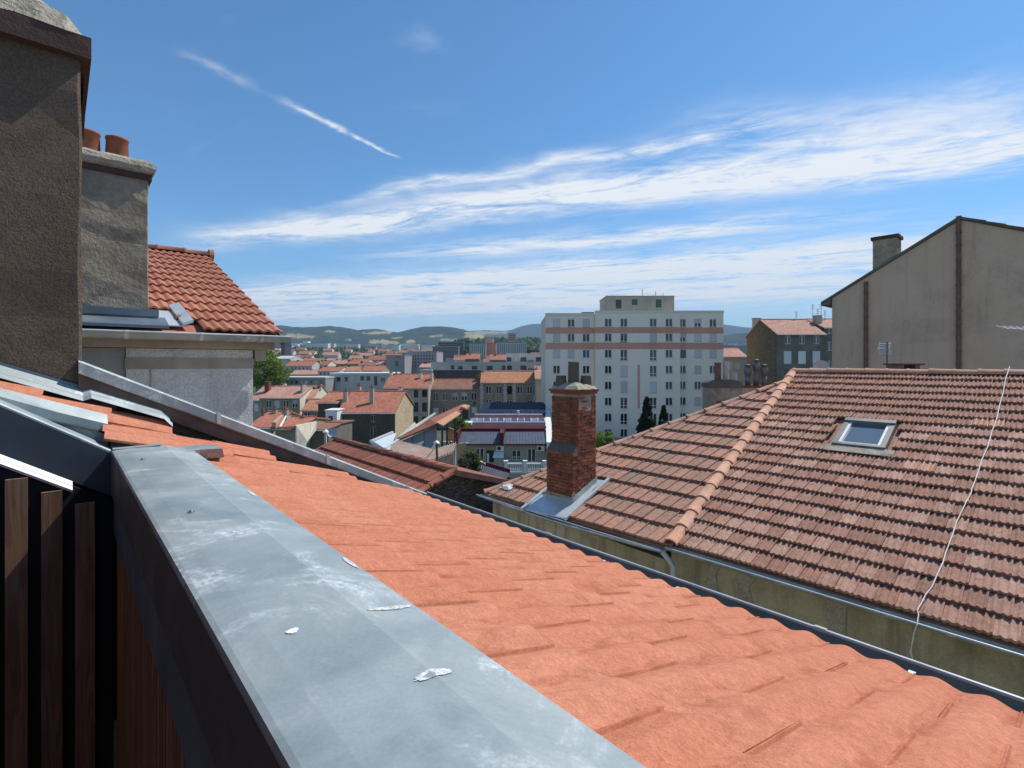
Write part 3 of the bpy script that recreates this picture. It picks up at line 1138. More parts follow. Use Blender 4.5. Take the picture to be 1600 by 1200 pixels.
def pot(mb_, base, r0, r1, hgt, n=18):
    b0 = V3(base)
    mb_.tube([b0, b0 + EZ * hgt * 0.9, b0 + EZ * hgt * 0.92, b0 + EZ * hgt, b0 + EZ * hgt, b0 + EZ * hgt * 0.3],
             [r0, r1, r1 * 1.06, r1 * 1.06, r1 * 0.9, r0 * 0.85], n, caps=False)


ch1 = thing('chimney_stack', 'tall brown roughcast chimney stack with a dark drip slab at the party wall', 'chimney', G(4.9, -0.7, 0.5))
mb = MB()
nu_, nv_ = 9, 14
rows_ = []
hs = [0.55 - 0.35 * 0, 0.40] + [0.3 - 0.3 * i for i in range(9)] + [-2.05]
rr = random.Random(3)
for h in hs:
    row = []
    for (uu, vv) in ((5.38, 0.115), (4.43, 0.115), (4.415, 0.10), (4.42, -0.3), (4.42, -0.9), (4.42, -1.7), (5.38, -1.7)):
        k = 0.012 * rr.uniform(-1, 1)
        row.append(G(uu + k, vv + k * 0.6 - 0.0 * h, h))
    rows_.append(row)
mb.grid(rows_)
mb.build('shaft', MAT['render_brown'], ch1, recalc=True)
mb = MB()
rough_crown(mb, 4.40, 4.47, -1.7, 0.13, 0.62, 0.02, 8, 2, 12, 0.012)
mb.prism([G(4.395, 0.14, 0.40), G(4.395, -0.35, 0.10), G(4.395, -0.35, 0.30), G(4.395, 0.14, 0.56)], EU * 0.04)
mb.build('foot_render', MAT['render_brown'], ch1)
mb = MB()
mb.uvbox(4.35, 5.45, -1.78, 0.165, -2.17, -2.03)
mb.build('drip_slab', MAT['cap_dark'], ch1)
mb = MB()
rough_crown(mb, 4.35, 5.45, -1.78, 0.168, -2.172, 0.46, 5, 12, 16, 0.018)
mb.build('crown', MAT['mortar_crown'], ch1)
mb = MB()
mb.prism([G(4.60, 0.135, -2.03), G(5.38, 0.135, -2.03), G(5.38, 0.135, -1.83)], EV * 0.02)
mb.build('drip_board', MAT['cap_dark'], ch1)

ch2 = thing('chimney_stack', 'patched grey chimney stack carrying two round clay pots above the zinc trough', 'chimney', G(7.0, 0.2, -0.5))
mb = MB()
rows_ = []
for i in range(12):
    h = -0.40 - 1.62 * i / 11
    row = []
    for (uu, vv) in ((7.45, 0.73), (6.67, 0.73), (6.655, 0.715), (6.66, 0.4), (6.66, 0.0), (6.66, -0.5), (7.45, -0.5)):
        k = 0.012 * rr.uniform(-1, 1)
        row.append(G(uu + k, vv + k, h))
    rows_.append(row)
mb.grid(rows_)
mb.build('shaft', MAT['render_grey'], ch2, recalc=True)
mb = MB()
mb.uvbox(6.635, 7.47, -0.52, 0.755, -2.04, -1.98)
mb.build('drip_slab', MAT['cap_dark'], ch2)
mb = MB()
prf = [(0.01, -2.035), (-0.028, -2.06), (-0.04, -2.11), (-0.02, -2.16), (0.04, -2.195), (0.12, -2.205)]
for (ca_, cb_) in (((6.64, -0.52, 1, 0), (6.64, 0.75, 1, -1)), ((6.64, 0.75, 1, -1), (7.47, 0.75, -1, -1))):
    rows_ = []
    for i in range(15):
        t_ = i / 14
        pa_ = (ca_[0] + (cb_[0] - ca_[0]) * t_, ca_[1] + (cb_[1] - ca_[1]) * t_)
        e0_, e1_ = (ca_[2] + (cb_[2] - ca_[2]) * t_, ca_[3] + (cb_[3] - ca_[3]) * t_)
        if ca_[0] == cb_[0]:
            e0_, e1_ = 1, -1 if i == 14 else 0
        else:
            e0_, e1_ = (1 if i == 0 else -1 if i == 14 else 0), -1
        rows_.append([G(pa_[0] + e0_ * d_ + rr.uniform(-.006, .006), pa_[1] + e1_ * d_ + rr.uniform(-.006, .006), h_ + rr.uniform(-.008, .008)) for d_, h_ in prf])
    mb.grid(rows_)
mb.uvbox(6.70, 7.40, -0.5, 0.68, -2.195, -2.04)
mb.build('crown', MAT['mortar_crown'], ch2)
for vv in (0.235, 0.475):
    mb = MB()
    pot(mb, G(6.90, vv, -2.18), 0.105, 0.098, 0.26)
    mb.build('clay_pot', MAT['pot_clay'], ch2, smooth=True)


def ridge_run(name, parent, pts_fn, count, r, mat, flip=False, length=None, collar=0.012, n=8, up=EZ):
    """row of half round ridge tiles between pts_fn(0) and pts_fn(1), every tile a piece"""
    a, b_ = pts_fn(0.0), pts_fn(1.0)
    ax = (b_ - a)
    tot = ax.length
    ax.normalize()
    side = ax.cross(up).normalized()
    nz = side.cross(ax).normalized()
    ln = tot / count
    key = name + '_%d' % len(bpy.data.meshes)
    mb_ = MB()
    rings = []
    for t, rr_ in ((0.0, r + collar), (0.10, r + collar), (0.11, r), (1.12, r * 0.9)):
        rings.append([V3((ln * t, -rr_ * math.cos(math.pi * j / n), rr_ * math.sin(math.pi * j / n) * 0.8 - 0.012)) for j in range(n + 1)])
    mb_.grid(rings)
    mb_.grid([[x + V3((0, 0, 0)) for x in rings[0]], [V3((0, x.y * 0.8, x.z * 0.8 - 0.01)) for x in rings[0]]][::-1])
    me = mb_.mesh(key, mat)
    me.polygons.foreach_set('use_smooth', [True] * len(me.polygons))
    for i in range(count):
        o_ = a + ax * (ln * i) + nz * R.uniform(-0.006, 0.006)
        inst('ridge_tile', me, parent, frame(o_, ax, side * -1 if flip else -side, nz) @ Matrix.Rotation(R.uniform(-.02, .02), 4, 'Z'))


# ================================================================== red roofed house on the left
hl = thing('rendered_house', 'pale roughcast house with a small red tiled roof beside the two pot chimney', 'house', G(8.0, 0.5, 14.0))
mb = MB()
mb.uvbox(6.50, 14.0, 0.52, 1.725, -0.16, 14.0)
mb.build('wall', MAT['render_white'], hl)
mb = MB()
mb.uvbox(6.53, 14.0, -3.0, 0.515, -0.16, 14.0)
tag(mb.build('side_wall', MAT['render_bluegrey'], hl), 'smooth blue grey stretch of wall')
mb = MB()
mb.uvbox(6.488, 6.70, 0.51, 1.735, -0.06, -0.0)
mb.uvbox(6.494, 6.60, 0.51, 1.73, 0.0, 0.06)
mb.uvbox(6.490, 6.52, 0.72, 0.732, 0.06, 3.0)
mb.build('moulding', MAT['moulding'], hl)
mb = MB()
mb.uvbox(6.40, 10.0, -3.0, 1.94, -0.255, -0.165)
mb.uvbox(6.46, 10.0, 1.74, 1.86, -0.165, -0.03)
mb.build('cornice', MAT['moulding'], hl)
# roof deck
SL = 0.39
RU0, RU1 = 6.28, 10.3


def lh(u):
    return -0.345 - SL * (u - RU0)


mb = MB()
mb.prism([G(RU0 + .04, -3.0, lh(RU0) + 0.03), G(RU0 + .04, 1.98, lh(RU0) + 0.03), G(RU1, 1.98, lh(RU1) + 0.03), G(RU1, -3.0, lh(RU1) + 0.03)], (0, 0, -0.05))
mb.prism([G(RU1, -3.0, lh(RU1) + 0.03), G(RU1, 1.98, lh(RU1) + 0.03), G(14.2, 1.98, lh(RU0) + 0.03), G(14.2, -3.0, lh(RU0) + 0.03)], (0, 0, -0.05))
roof_l = mb.build('roof', MAT['tile_red'], hl)
mb = MB()
mb.prism([G(RU0, 1.985, lh(RU0) + 0.02), G(RU0, 1.985, lh(RU0) + 0.13), G(RU1, 1.985, lh(RU1) + 0.13), G(RU1, 1.985, lh(RU1) + 0.02)], EV * 0.025)
mb.build('verge_board', MAT['zinc_dark'], hl)
LW, LG = 0.205, 0.358
ey = (G(RU1, 0, lh(RU1)) - G(RU0, 0, lh(RU0))).normalized()
ez = EV.cross(ey).normalized()
me_l = tile_mesh('red_roof_tile', LW, LG + 0.05, wavy, MAT['tile_red'], n=14, lip=0.034, th=0.026)
for r_ in range(12):
    st = (r_ % 2) * LW * 0.5
    for k in range(13):
        vv = 2.0 - LW * (k + 1) + (st if False else 0) - (R.uniform(0, .006))
        if r_ < 2 and vv < 1.02 - .06 * r_:
            continue
        if vv < -0.6:
            continue
        o_ = G(RU0, vv, lh(RU0)) + ey * (LG * r_ + R.uniform(-.004, .004))
        inst('roof_tile', me_l, roof_l, frame(o_, EV, ey, ez) @ Matrix.Rotation(R.uniform(-.006, .006), 4, 'Z'))
ridge_run('ridge', roof_l, lambda t: G(RU1, 2.03 - 2.7 * t, lh(RU1) - 0.03), 7, 0.10, MAT['tile_red'])
mb = MB()
mb.tube([G(RU1, 2.0, lh(RU1) - 0.03), G(RU1, 2.07, lh(RU1) - 0.03)], [0.11, 0.11], 12)
mb.build('ridge_end', MAT['tile_red'], hl)
# zinc trough and soaker at the foot of the chimney
mb = MB()
mb.uvbox(6.52, 6.72, -0.9, 0.79, -0.50, -0.32)
mb.uvbox(6.50, 6.74, -0.9, 0.80, -0.575, -0.50)
mb.prism([G(6.27, -3.0, -0.365), G(6.27, 0.86, -0.365), G(6.56, 0.86, -0.47), G(6.56, -3.0, -0.47)], (0, 0, 0.03))
mb.build('chimney_trough', MAT['zinc_dark'], hl)
mb = MB()
mb.prism([G(6.42, 0.80, -0.40), G(6.42, 1.05, -0.40), G(7.1, 1.02, -0.66), G(7.1, 0.74, -0.66)], (0, 0, 0.012))
mb.prism([G(6.40, 1.00, -0.41), G(6.40, 1.10, -0.45), G(7.05, 1.06, -0.70), G(7.05, 0.96, -0.66)], (0, 0, 0.03))
mb.build('soaker', MAT['zinc_bright'], hl)
mb = MB()
half_gutter(mb, lambda vv, du, dh: G(6.235 - du, vv, -0.315 + dh), -3.0, 2.05, r=0.07, bead=0.010)
mb.build('gutter', [MAT['zinc'], MAT['zinc_bright']], hl)
for vv in (-0.15, 0.48, 1.12, 1.72):
    mb = MB()
    half_gutter(mb, lambda a, du, dh: G(6.235 - du, a, -0.315 + dh), vv, vv + 0.035, r=0.074, bead=0.012)
    mb.build('gutter_bracket', MAT['zinc_bright'], hl)
mb = MB()
mb.uvbox(6.30, 6.42, 2.02, 2.10, -0.27, -0.10)
mb.build('rainwater_head', MAT['zinc_dark'], hl)

# ================================================================== big tiled house across the alley
RE_V, RE_H, RS = 7.24, 2.88, 0.4005
RR_V = 13.84


def rh(v):
    return RE_H - RS * (v - RE_V)


hr = thing('old_tiled_house', 'old house with a broad mottled brown tiled roof and a skylight, across the alley', 'house', G(1.0, 12.0, 14.0))
mb = MB()
mb.prism([G(-9.0, RE_V + 0.12, 14.0), G(4.25, RE_V + 0.12, 14.0), G(4.6, 20.2, 14.0), G(-9.0, 20.2, 14.0)], (0, 0, 14.0 - RE_H - 0.12))
mb.build('wall', MAT['wall_yard'], hr)
# cement patches and a board joint in the render
mb = MB()
mb.uvbox(-3.0, 4.12, RE_V + 0.105, RE_V + 0.119, RE_H + 0.72, RE_H + 0.735)
mb.uvbox(-3.0, 4.12, RE_V + 0.105, RE_V + 0.119, RE_H + 1.45, RE_H + 1.465)
mb.build('shutter_joint', MAT['soot'], hr)
for (cu, w_, sd) in ((3.05, 0.16, 1), (1.9, 0.13, 2), (3.5, .1, 5)):
    rr = random.Random(sd)
    pts = []
    for i in range(9):
        pts.append((cu + w_ * rr.uniform(.5, 1.0) + 0.05 * math.sin(i), RE_H + 0.16 + 0.17 * i))
    for i in range(8, -1, -1):
        pts.append((cu - w_ * rr.uniform(.3, .9) + 0.05 * math.sin(i), RE_H + 0.16 + 0.17 * i))
    mb = MB()
    mb.prism([G(a, RE_V + 0.112, h) for a, h in pts], EV * -0.006)
    mb.build('cement_patch', MAT['mortar_crown'], hr)
mb = MB()
mb.prism([G(-9, RE_V, rh(RE_V) + 0.03), G(4.28, RE_V, rh(RE_V) + 0.03), G(4.55, RR_V, rh(RR_V) + 0.03), G(-9, RR_V, rh(RR_V) + 0.03)], (0, 0, -0.06))
mb.prism([G(-9, RR_V, rh(RR_V) + 0.03), G(4.55, RR_V, rh(RR_V) + 0.03), G(4.7, 20.4, RE_H), G(-9, 20.4, RE_H)], (0, 0, -0.06))
roof_r = mb.build('roof', MAT['tile_old'], hr)
TW = 0.205
NR = 21
ey = (G(0, RR_V, rh(RR_V)) - G(0, RE_V, rh(RE_V))).normalized()
slope_len = (G(0, RR_V, rh(RR_V)) - G(0, RE_V, rh(RE_V))).length
TG = slope_len / NR
ex = -EU
ez = ex.cross(ey).normalized()
me_r = tile_mesh('brown_roof_tile', TW, TG + 0.055, marseille, MAT['tile_old'], n=14, lip=0.055, th=0.047)
# skylight opening in u, slope metres
SKU0, SKU1, SKS0, SKS1 = 2.02, 2.86, 3.58, 4.62
spare = MB()
placed = 0


def add_tile_to(mb_, me, mt):
    b0 = len(mb_.v)
    mb_.v += [mt @ v.co for v in me.vertices]
    for pl_ in me.polygons:
        mb_.f.append(tuple(b0 + i for i in pl_.vertices))
        mb_.mi.append(0)


for r_ in range(NR):
    d0 = TG * r_
    hip_u = 4.16 + 0.40 * (r_ + 0.5) / NR
    k = 0
    off = (r_ % 2) * TW * 0.5
    uu = hip_u + off * 0.5
    while uu > -3.2:
        u1 = uu - TW
        inside = (u1 < SKU1 and uu > SKU0 and d0 + TG * 0.7 > SKS0 and d0 + TG * .3 < SKS1)
        if not inside:
            o_ = G(uu, RE_V, RE_H) + ey * (d0 + R.uniform(-.008, .008)) + ez * R.uniform(-.003, .006)
            mt = frame(o_, ex, ey, ez) @ Matrix.Rotation(R.uniform(-.012, .012), 4, 'Z') @ Matrix.Rotation(R.uniform(-.01, .01), 4, 'Y')
            if uu > -0.05 and r_ < 14 and placed < 300:
                inst('roof_tile', me_r, roof_r, mt)
                placed += 1
            else:
                add_tile_to(spare, me_r, mt)
        uu -= TW
o_ = spare.build('upper_tiles', MAT['tile_old'], roof_r)
o_["kind"] = "stuff"
ridge_run('ridge', roof_r, lambda t: G(4.58 - 9.2 * t, RR_V, rh(RR_V) - 0.035), 24, 0.125, MAT['ridge_tile'])
ridge_run('verge', roof_r, lambda t: G(4.17 + 0.40 * t, RE_V - 0.05 + (RR_V - RE_V) * t, rh(RE_V - .05 + (RR_V - RE_V) * t) - 0.05), 17, 0.105, MAT['ridge_tile'])
# a few newer pale tiles
for (uu, r_) in ((1.05, 14), (1.75, 9)):
    for j in range(2):
        o_ = G(uu - TW * j, RE_V, RE_H) + ey * (TG * r_) + ez * 0.012
        me_p = me_r.copy()
        me_p.materials.clear()
        me_p.materials.append(MAT['ridge_tile'])
        inst('replaced_tile', me_p, roof_r, frame(o_, ex, ey, ez))
# gutter
mb = MB()
half_gutter(mb, lambda uu, dv, dh: G(uu, RE_V - 0.06 - dv * 1.0, RE_H - 0.0 + 0.035 + dh), -6.0, 4.22, r=0.06, bead=0.011)
mb.m = 1
mb.tube([G(-6, RE_V - 0.125, RE_H + 0.033), G(4.22, RE_V - 0.125, RE_H + 0.033)], 0.012, 8)
mb.build('gutter', [MAT['zinc'], MAT['zinc_bright']], hr)
# skylight
sky_p = G(SKU1, RE_V, RE_H) + ey * SKS0


def sk(a, b_, z):
    """skylight-local: a to the right, b up the slope, z off the roof"""
    return sky_p + ex * a + ey * b_ + ez * z


def skbox(mb_, a0, a1, b0, b1, z0, z1):
    mb_.box(sk(a0, b0, z0), ex * (a1 - a0), ey * (b1 - b0), ez * (z1 - z0))


SW, SH = SKU1 - SKU0, SKS1 - SKS0
mb = MB()
skbox(mb, 0.02, 0.10, 0.02, SH - 0.02, -0.02, 0.10)
skbox(mb, SW - 0.10, SW - 0.02, 0.02, SH - 0.02, -0.02, 0.10)
skbox(mb, 0.10, SW - 0.10, 0.02, 0.09, -0.02, 0.095)
skbox(mb, 0.02, SW - 0.02, SH - 0.14, SH - 0.02, -0.02, 0.13)
plain('skylight_grey', (0.20, 0.19, 0.17), 0.5, metal=.2, var=.15)
skl = mb.build('skylight', MAT['skylight_grey'], hr)
mb = MB()
skbox(mb, 0.10, 0.145, 0.09, SH - 0.14, 0.03, 0.085)
skbox(mb, SW - 0.145, SW - 0.10, 0.09, SH - 0.14, 0.03, 0.085)
skbox(mb, 0.145, SW - 0.145, 0.09, 0.125, 0.03, 0.083)
mb.build('sash', MAT['white_trim'], skl)
glass_mat('glass_sky_painted', (0.17, 0.23, 0.29), 0.03)  # pale blue base colour stands in for the reflected sky
mb = MB()
skbox(mb, 0.145, SW - 0.145, 0.125, SH - 0.14, 0.03, 0.05)
mb.build('pane', MAT['glass_sky_painted'], skl)
mb = MB()
skbox(mb, -0.12, SW + 0.12, -0.20, 0.02, 0.052, 0.066)
mb.build('apron', MAT['mortar_crown'], skl)
# cable lying over the roof
mb = MB()
cp = [(1578, 588), (1562, 640), (1543, 705), (1520, 770), (1505, 800), (1480, 870), (1455, 925), (1436, 962)]
pts = []
for (px, py) in cp:
    # where the line of sight meets the roof plane
    a = (px - 800) / F
    bz = (py - 568) / F
    kv = VX * a + VY
    Yd = (RE_H + RS * RE_V) / (bz + RS * kv)
    pts.append(V3((a * Yd, Yd, CZ - bz * Yd)) + ez * 0.075)
pts[0] += ez * 0.13
e = pts[-1]
pts += [e - EV * 0.16 - EZ * 0.10, e - EV * 0.18 - EZ * 0.42 + EU * .03, e - EV * 0.17 - EZ * 0.8]
sm = []
for i in range(len(pts) - 1):
    for t in (0, 0.33, 0.66):
        sm.append(pts[i].lerp(pts[i + 1], t) + EU * 0.012 * math.sin(i * 3 + t * 5))
sm.append(pts[-1])
mb.tube(sm, 0.0065, 6)
tag(mb.build('cable', MAT['white_cable'], None, off=pts[-1]), 'thin white cable trailing down the mottled brown tiled roof', 'cable')

# ================================================================== annex with its own hip
A_ = (4.12, 7.20, 2.93)
B_ = (9.30, 7.55, 3.10)
C_ = (4.55, 13.6, 0.40)
ca = thing('tiled_annex', 'lower annex with worn pink and grey interlocking tiles and a raked ridge', 'house', G(6.5, 8.5, 14.0))
Aw, Bw, Cw = G(*A_), G(*B_), G(*C_)
nrm = (Bw - Aw).cross(Cw - Aw)
nrm.normalize()
if nrm.z < 0:
    nrm = -nrm
mb = MB()
mb.prism([Aw - nrm * .02, Bw - nrm * .02, Cw - nrm * .02], -nrm * 0.06)
mb.prism([Bw - nrm * .02, Cw - nrm * .02, G(4.7, 19.5, 2.9), G(8.6, 15.0, 3.4)], (0, 0, -0.06))
roof_a = mb.build('roof', MAT['tile_annex'], ca)
mb = MB()
mb.prism([G(4.16, 7.36, 14.0), G(9.1, 7.66, 14.0), G(8.5, 14.9, 14.0), G(4.7, 16, 14.0)], (0, 0, 14.0 - 3.22))
mb.build('wall', MAT['wall_yard'], ca)
NA = 15
ac = Cw - Aw
AW = 0.235
me_a = tile_mesh('annex_roof_tile', AW, 0.50, flat_il, MAT['tile_annex'], n=14, lip=0.058, th=0.05)
d_bot = (Bw - Aw).normalized()
d_top = (G(9.30 - 4.12 + 4.12, 7.20 + 0.20 * 5.18 + 0.0, 0) - G(4.12, 7.20, 0))
# contour direction of the plane near the top
con = nrm.cross(EZ).normalized()
if con.dot(EU) < 0:
    con = -con
bc = Cw - Bw
CHU0, CHU1, CHV0, CHV1 = 6.60, 7.56, 7.50, 8.72      # cut-out for the brick chimney
nt = 0
for r_ in range(NA):
    t = r_ / NA
    s0 = Aw + ac * t
    dr = (d_bot * (1 - t) + con * t).normalized()
    dr = (dr - nrm * dr.dot(nrm)).normalized()
    eyr = nrm.cross(-dr).normalized()
    if eyr.dot(EV) < 0:
        eyr = -eyr
    exr = -dr
    x = 0.02 + (r_ % 2) * AW * 0.4
    while True:
        o_ = s0 + dr * (x + AW)
        # stop at the hip B-C
        side = (bc.cross(o_ + eyr * 0.18 - Bw)).dot(nrm)
        ref = (bc.cross(Aw - Bw)).dot(nrm)
        if side * ref < 0 or x > 6:
            break
        rel = o_ - V3((0, 0, 0))
        cu = rel.x * UX + rel.y * UY
        cv = rel.x * VX + rel.y * VY
        if not (CHU0 - 0.04 < cu < CHU1 + AW * .8 and CHV0 - 0.45 < cv < CHV1 - 0.1):
            mt = frame(o_ + nrm * R.uniform(-.002, .008) + eyr * R.uniform(-.008, .008), exr, eyr, nrm)
            mt = mt @ Matrix.Rotation(R.uniform(-.015, .015), 4, 'Z')
            inst('roof_tile', me_a, roof_a, mt)
            nt += 1
        x += AW
ridge_run('rake', roof_a, lambda t: Bw.lerp(Cw, t) + EZ * 0.02 - EU * 0.02, 17, 0.085, MAT['tile_annex'], collar=0.016)
# mortar lump at the low corner
mb = MB()
rough_crown(mb, 8.62, 8.95, 7.72, 8.05, 2.93, 0.06, 77, 5, 5, 0.03)
mb.build('mortar_lump', MAT['sealant'], ca)
mb = MB()
half_gutter(mb, lambda uu, dv, dh: G(uu, 7.20 + (uu - 4.12) * 0.0676 - 0.06 - dv, 2.93 + (uu - 4.12) * 0.033 + 0.05 + dh + 0.05 * math.sin((uu - 4.3) / 5 * 3.14)), 4.25, 9.45, r=0.055, bead=0.011)
ga = [G(uu, 7.20 + (uu - 4.12) * 0.0676 - 0.12, 2.93 + (uu - 4.12) * 0.033 + 0.05 + 0.05 * math.sin((uu - 4.3) / 5 * 3.14)) for uu in (4.25, 5.2, 6.2, 7.2, 8.2, 9.45)]
mb.m = 1
mb.tube(ga, 0.012, 8)
mb.build('gutter', [MAT['zinc'], MAT['zinc_bright']], ca)
mb = MB()
gp = G(4.27, 7.12, 3.0)
mb.tube([gp, gp - EZ * 0.10 - EU * .10 + EV * .02, gp - EZ * 0.2 - EU * 0.16 + EV * .05, gp - EZ * 5 - EU * 0.16 + EV * .05], 0.042, 10)
for z_ in (0.45, 1.3):
    mb.tube([gp - EZ * z_ - EU * 0.16 + EV * .05, gp - EZ * (z_ + .04) - EU * 0.16 + EV * .05], 0.05, 10)
mb.build('downpipe', MAT['zinc_bright'], ca)

# ================================================================== brick chimney on the annex
bc_ = thing('brick_chimney', 'weathered red brick chimney with mortar crown and three flues, rising from zinc flashing', 'chimney', G(7.05, 8.1, 3.1))


def an_h(u, v):
    """annex plane below eye"""
    pnt = G(u, v, 0)
    z_ = Aw.z - (nrm.x * (pnt.x - Aw.x) + nrm.y * (pnt.y - Aw.y)) / nrm.z
    return CZ - z_


BU0, BU1, BV0, BV1 = 6.68, 7.40, 7.74, 8.49
BV0U = 7.90         # upper shaft stands back
TOP = 0.64
SHO = 1.70          # shoulder level
mb = MB()
mb.uvbox(BU0 + .012, BU1 - .012, BV0U + .012, BV1 - .012, TOP, 3.3)
mb.uvbox(BU0 + .012, BU1 - .012, BV0 + .012, BV0U + .05, SHO + 0.13, 3.3)
mb.build('mortar_core', MAT['render_grey'], bc_)
BL, BH_, BJ = 0.22, 0.058, 0.011


def brick_mesh(l, d, h, seed, key):
    rr_ = random.Random(seed)
    mb_ = MB()
    mb_.box((0, 0, 0), (l, 0, 0), (0, d, 0), (0, 0, h))
    mb_.v = [v + V3((rr_.uniform(-.004, .004), rr_.uniform(-.004, .004), rr_.uniform(-.003, .003))) for v in mb_.v]
    return mb_.mesh(key, MAT['brick'])


bm_full = [brick_mesh(BL - BJ, 0.05, BH_, s_, 'brick_%d' % s_) for s_ in range(4)]
bm_half = [brick_mesh(BL / 2 - BJ, 0.05, BH_, s_ + 20, 'half_brick_%d' % s_) for s_ in range(3)]
nb = 0
rest = MB()


def face_bricks(o, ex_, en, wdt, h0, h1, far_side=False):
    """courses of bricks on one face; o lower start, ex_ along, en outward"""
    global nb
    z_ = h1
    c_i = 0
    while z_ - BH_ > h0:
        x = 0.0
        half = (c_i % 2 == 1)
        first = True
        while x < wdt - 0.02:
            l = BL
            if first and half:
                l = BL / 2
            if x + l > wdt - 0.03:
                l = wdt - x
            first = False
            sx = (l - BJ) / (BL - BJ) if l != BL / 2 else 1.0
            mesh_ = R.choice(bm_half) if l == BL / 2 else R.choice(bm_full)
            base = V3((o.x, o.y, CZ - z_)) + ex_ * x - en * (0.04 + R.uniform(-.006, .009))
            mt = frame(base, ex_ * sx, -en * -1, EZ)
            if not far_side and nb < 300 and R.random() < 0.985:
                inst('brick', mesh_, bc_, mt)
                nb += 1
            else:
                add_tile_to(rest, mesh_, mt)
            x += l
        z_ -= BH_ + BJ
        c_i += 1


face_bricks(G(BU1, BV0, 0), -EU, -EV, BU1 - BU0, SHO + 0.10, 3.0)            # lower breast
face_bricks(G(BU1, BV0U, 0), -EU, -EV, BU1 - BU0, TOP, SHO + 0.10)           # upper, facing us left
face_bricks(G(BU0, BV0U, 0), EV, -EU, BV1 - BV0U, TOP, 2.95)                 # right hand face
face_bricks(G(BU0, BV0, 0), EV, -EU, BV0U - BV0, SHO + 0.10, 3.0)
face_bricks(G(BU0, BV1, 0), EU, EV, BU1 - BU0, TOP, 2.6, True)
face_bricks(G(BU1, BV1, 0), -EV, EU, BV1 - BV0U, TOP, 2.9, True)
if rest.v:
    o_ = rest.build('rear_bricks', MAT['brick'], bc_)
    o_["kind"] = "stuff"
# sloping shoulder
mb = MB()
mb.prism([G(BU0 - .012, BV0 - .012, SHO + 0.16), G(BU0 - .012, BV0U + .02, SHO - 0.06), G(BU0 - .012, BV0U + .02, SHO + 0.16)], EU * (BU1 - BU0 + .024))
mb.build('shoulder', MAT['soot'], bc_)
# rendered patches
for bx_ in ((BU0 - .012, BU0 + .02, BV0U + .02, BV0U + .42, TOP + 0.02, TOP + 0.36), (BU0 - .012, BU1 + 0.012, BV0 - 0.012, BV0 + 0.02, 2.72, 3.1),
            (BU0 - .013, BU0 + 0.02, BV0 - 0.01, BV1 + 0.012, 2.66, 2.95)):
    mb = MB()
    mb.uvbox(*bx_)
    mb.build('render_patch', MAT['render_grey'], bc_)
mb = MB()
for (o1, hh) in ((0.025, TOP), (0.05, TOP - .05)):
    mb.uvbox(BU0 - o1, BU1 + o1, BV0U - o1, BV1 + o1, hh - .05, hh)
mb.build('corbel', MAT['brick'], bc_)
mb = MB()
rough_crown(mb, BU0 - .06, BU1 + .06, BV0U - .06, BV1 + .06, TOP - 0.10, 0.14, 9, 10, 10, 0.015)
mb.build('crown', MAT['mortar_crown'], bc_)
cu_, cv_ = (BU0 + BU1) / 2, (BV0U + BV1) / 2
mb = MB()
pot(mb, G(cu_, cv_, TOP - .18), 0.125, 0.115, 0.50)
mb.build('flue', MAT['soot'], bc_, smooth=True)
for du, dv in ((0.22, -0.16), (-0.17, 0.2)):
    mb = MB()
    pot(mb, G(cu_ + du, cv_ + dv, TOP - .14), 0.135, 0.105, 0.24)
    mb.build('flue', MAT['soot'], bc_, smooth=True)
# zinc flashing round the foot
mb = MB()
def fl(u, v, d=0.035):
    return G(u, v, an_h(u, v) - d)
mb.prism([fl(BU0 - .25, BV0 - .45), fl(BU1 + .28, BV0 - .45), fl(BU1 + .28, BV1 + .1), fl(BU0 - .25, BV1 + .1)], (0, 0, -0.03))
mb.build('flashing', MAT['zinc_bright'], bc_)
for (a0, a1) in ((BU0 - .27, BU0 - .20), (BU1 + .22, BU1 + .30)):
    mb = MB()
    mb.prism([fl(a0, BV0 - .5, .075), fl(a1, BV0 - .5, .075), fl(a1, BV1 + .2, .075), fl(a0, BV1 + .2, .075)], (0, 0, -0.05))
    mb.build('flashing_edge', MAT['zinc_bright'], bc_)
mb = MB()
mb.prism([G(BU0 - .022, BV0 - .03, an_h(BU0, BV0 - .03) - 0.15), G(BU0 - .022, BV1 + .03, an_h(BU0, BV1 + .03) - 0.15), G(BU0 - .022, BV1 + .03, an_h(BU0, BV1 + .03)), G(BU0 - .022, BV0 - .03, an_h(BU0, BV0 - .03))], EU * .018)
mb.prism([G(BU0 - .022, BV0 - .022, an_h(BU0, BV0) - 0.12), G(BU1 + .022, BV0 - .022, an_h(BU1, BV0) - 0.12), G(BU1 + .022, BV0 - .022, an_h(BU1, BV0)), G(BU0 - .022, BV0 - .022, an_h(BU0, BV0))], EV * .018)
mb.build('apron', MAT['zinc'], bc_)

# ================================================================== windowless gable house behind
GV = 32.1
gb = thing('gable_house', 'tall windowless house gable in beige render with two brown flue pipes', 'house', G(3.0, 34.0, 14.0))
gl = [(8.63, -3.66), (3.26, -6.92), (-7.5, -1.95), (-7.5, 14.0), (8.63, 14.0)]
mb = MB()
mb.prism([G(u, GV, h) for u, h in gl], EV * 12)
mb.build('wall', MAT['gable_render'], gb)
mb = MB()
for (a, c_) in (((9.15, -3.34), (3.26, -6.92)), ((3.26, -6.92), (-7.9, -1.76))):
    mb.prism([G(a[0], GV - .14, a[1] - .02), G(c_[0], GV - .14, c_[1] - .02), G(c_[0], GV - .14, c_[1] - .17), G(a[0], GV - .14, a[1] - .14)], EV * 12.6)
mb.build('roof', MAT['soot'], gb)
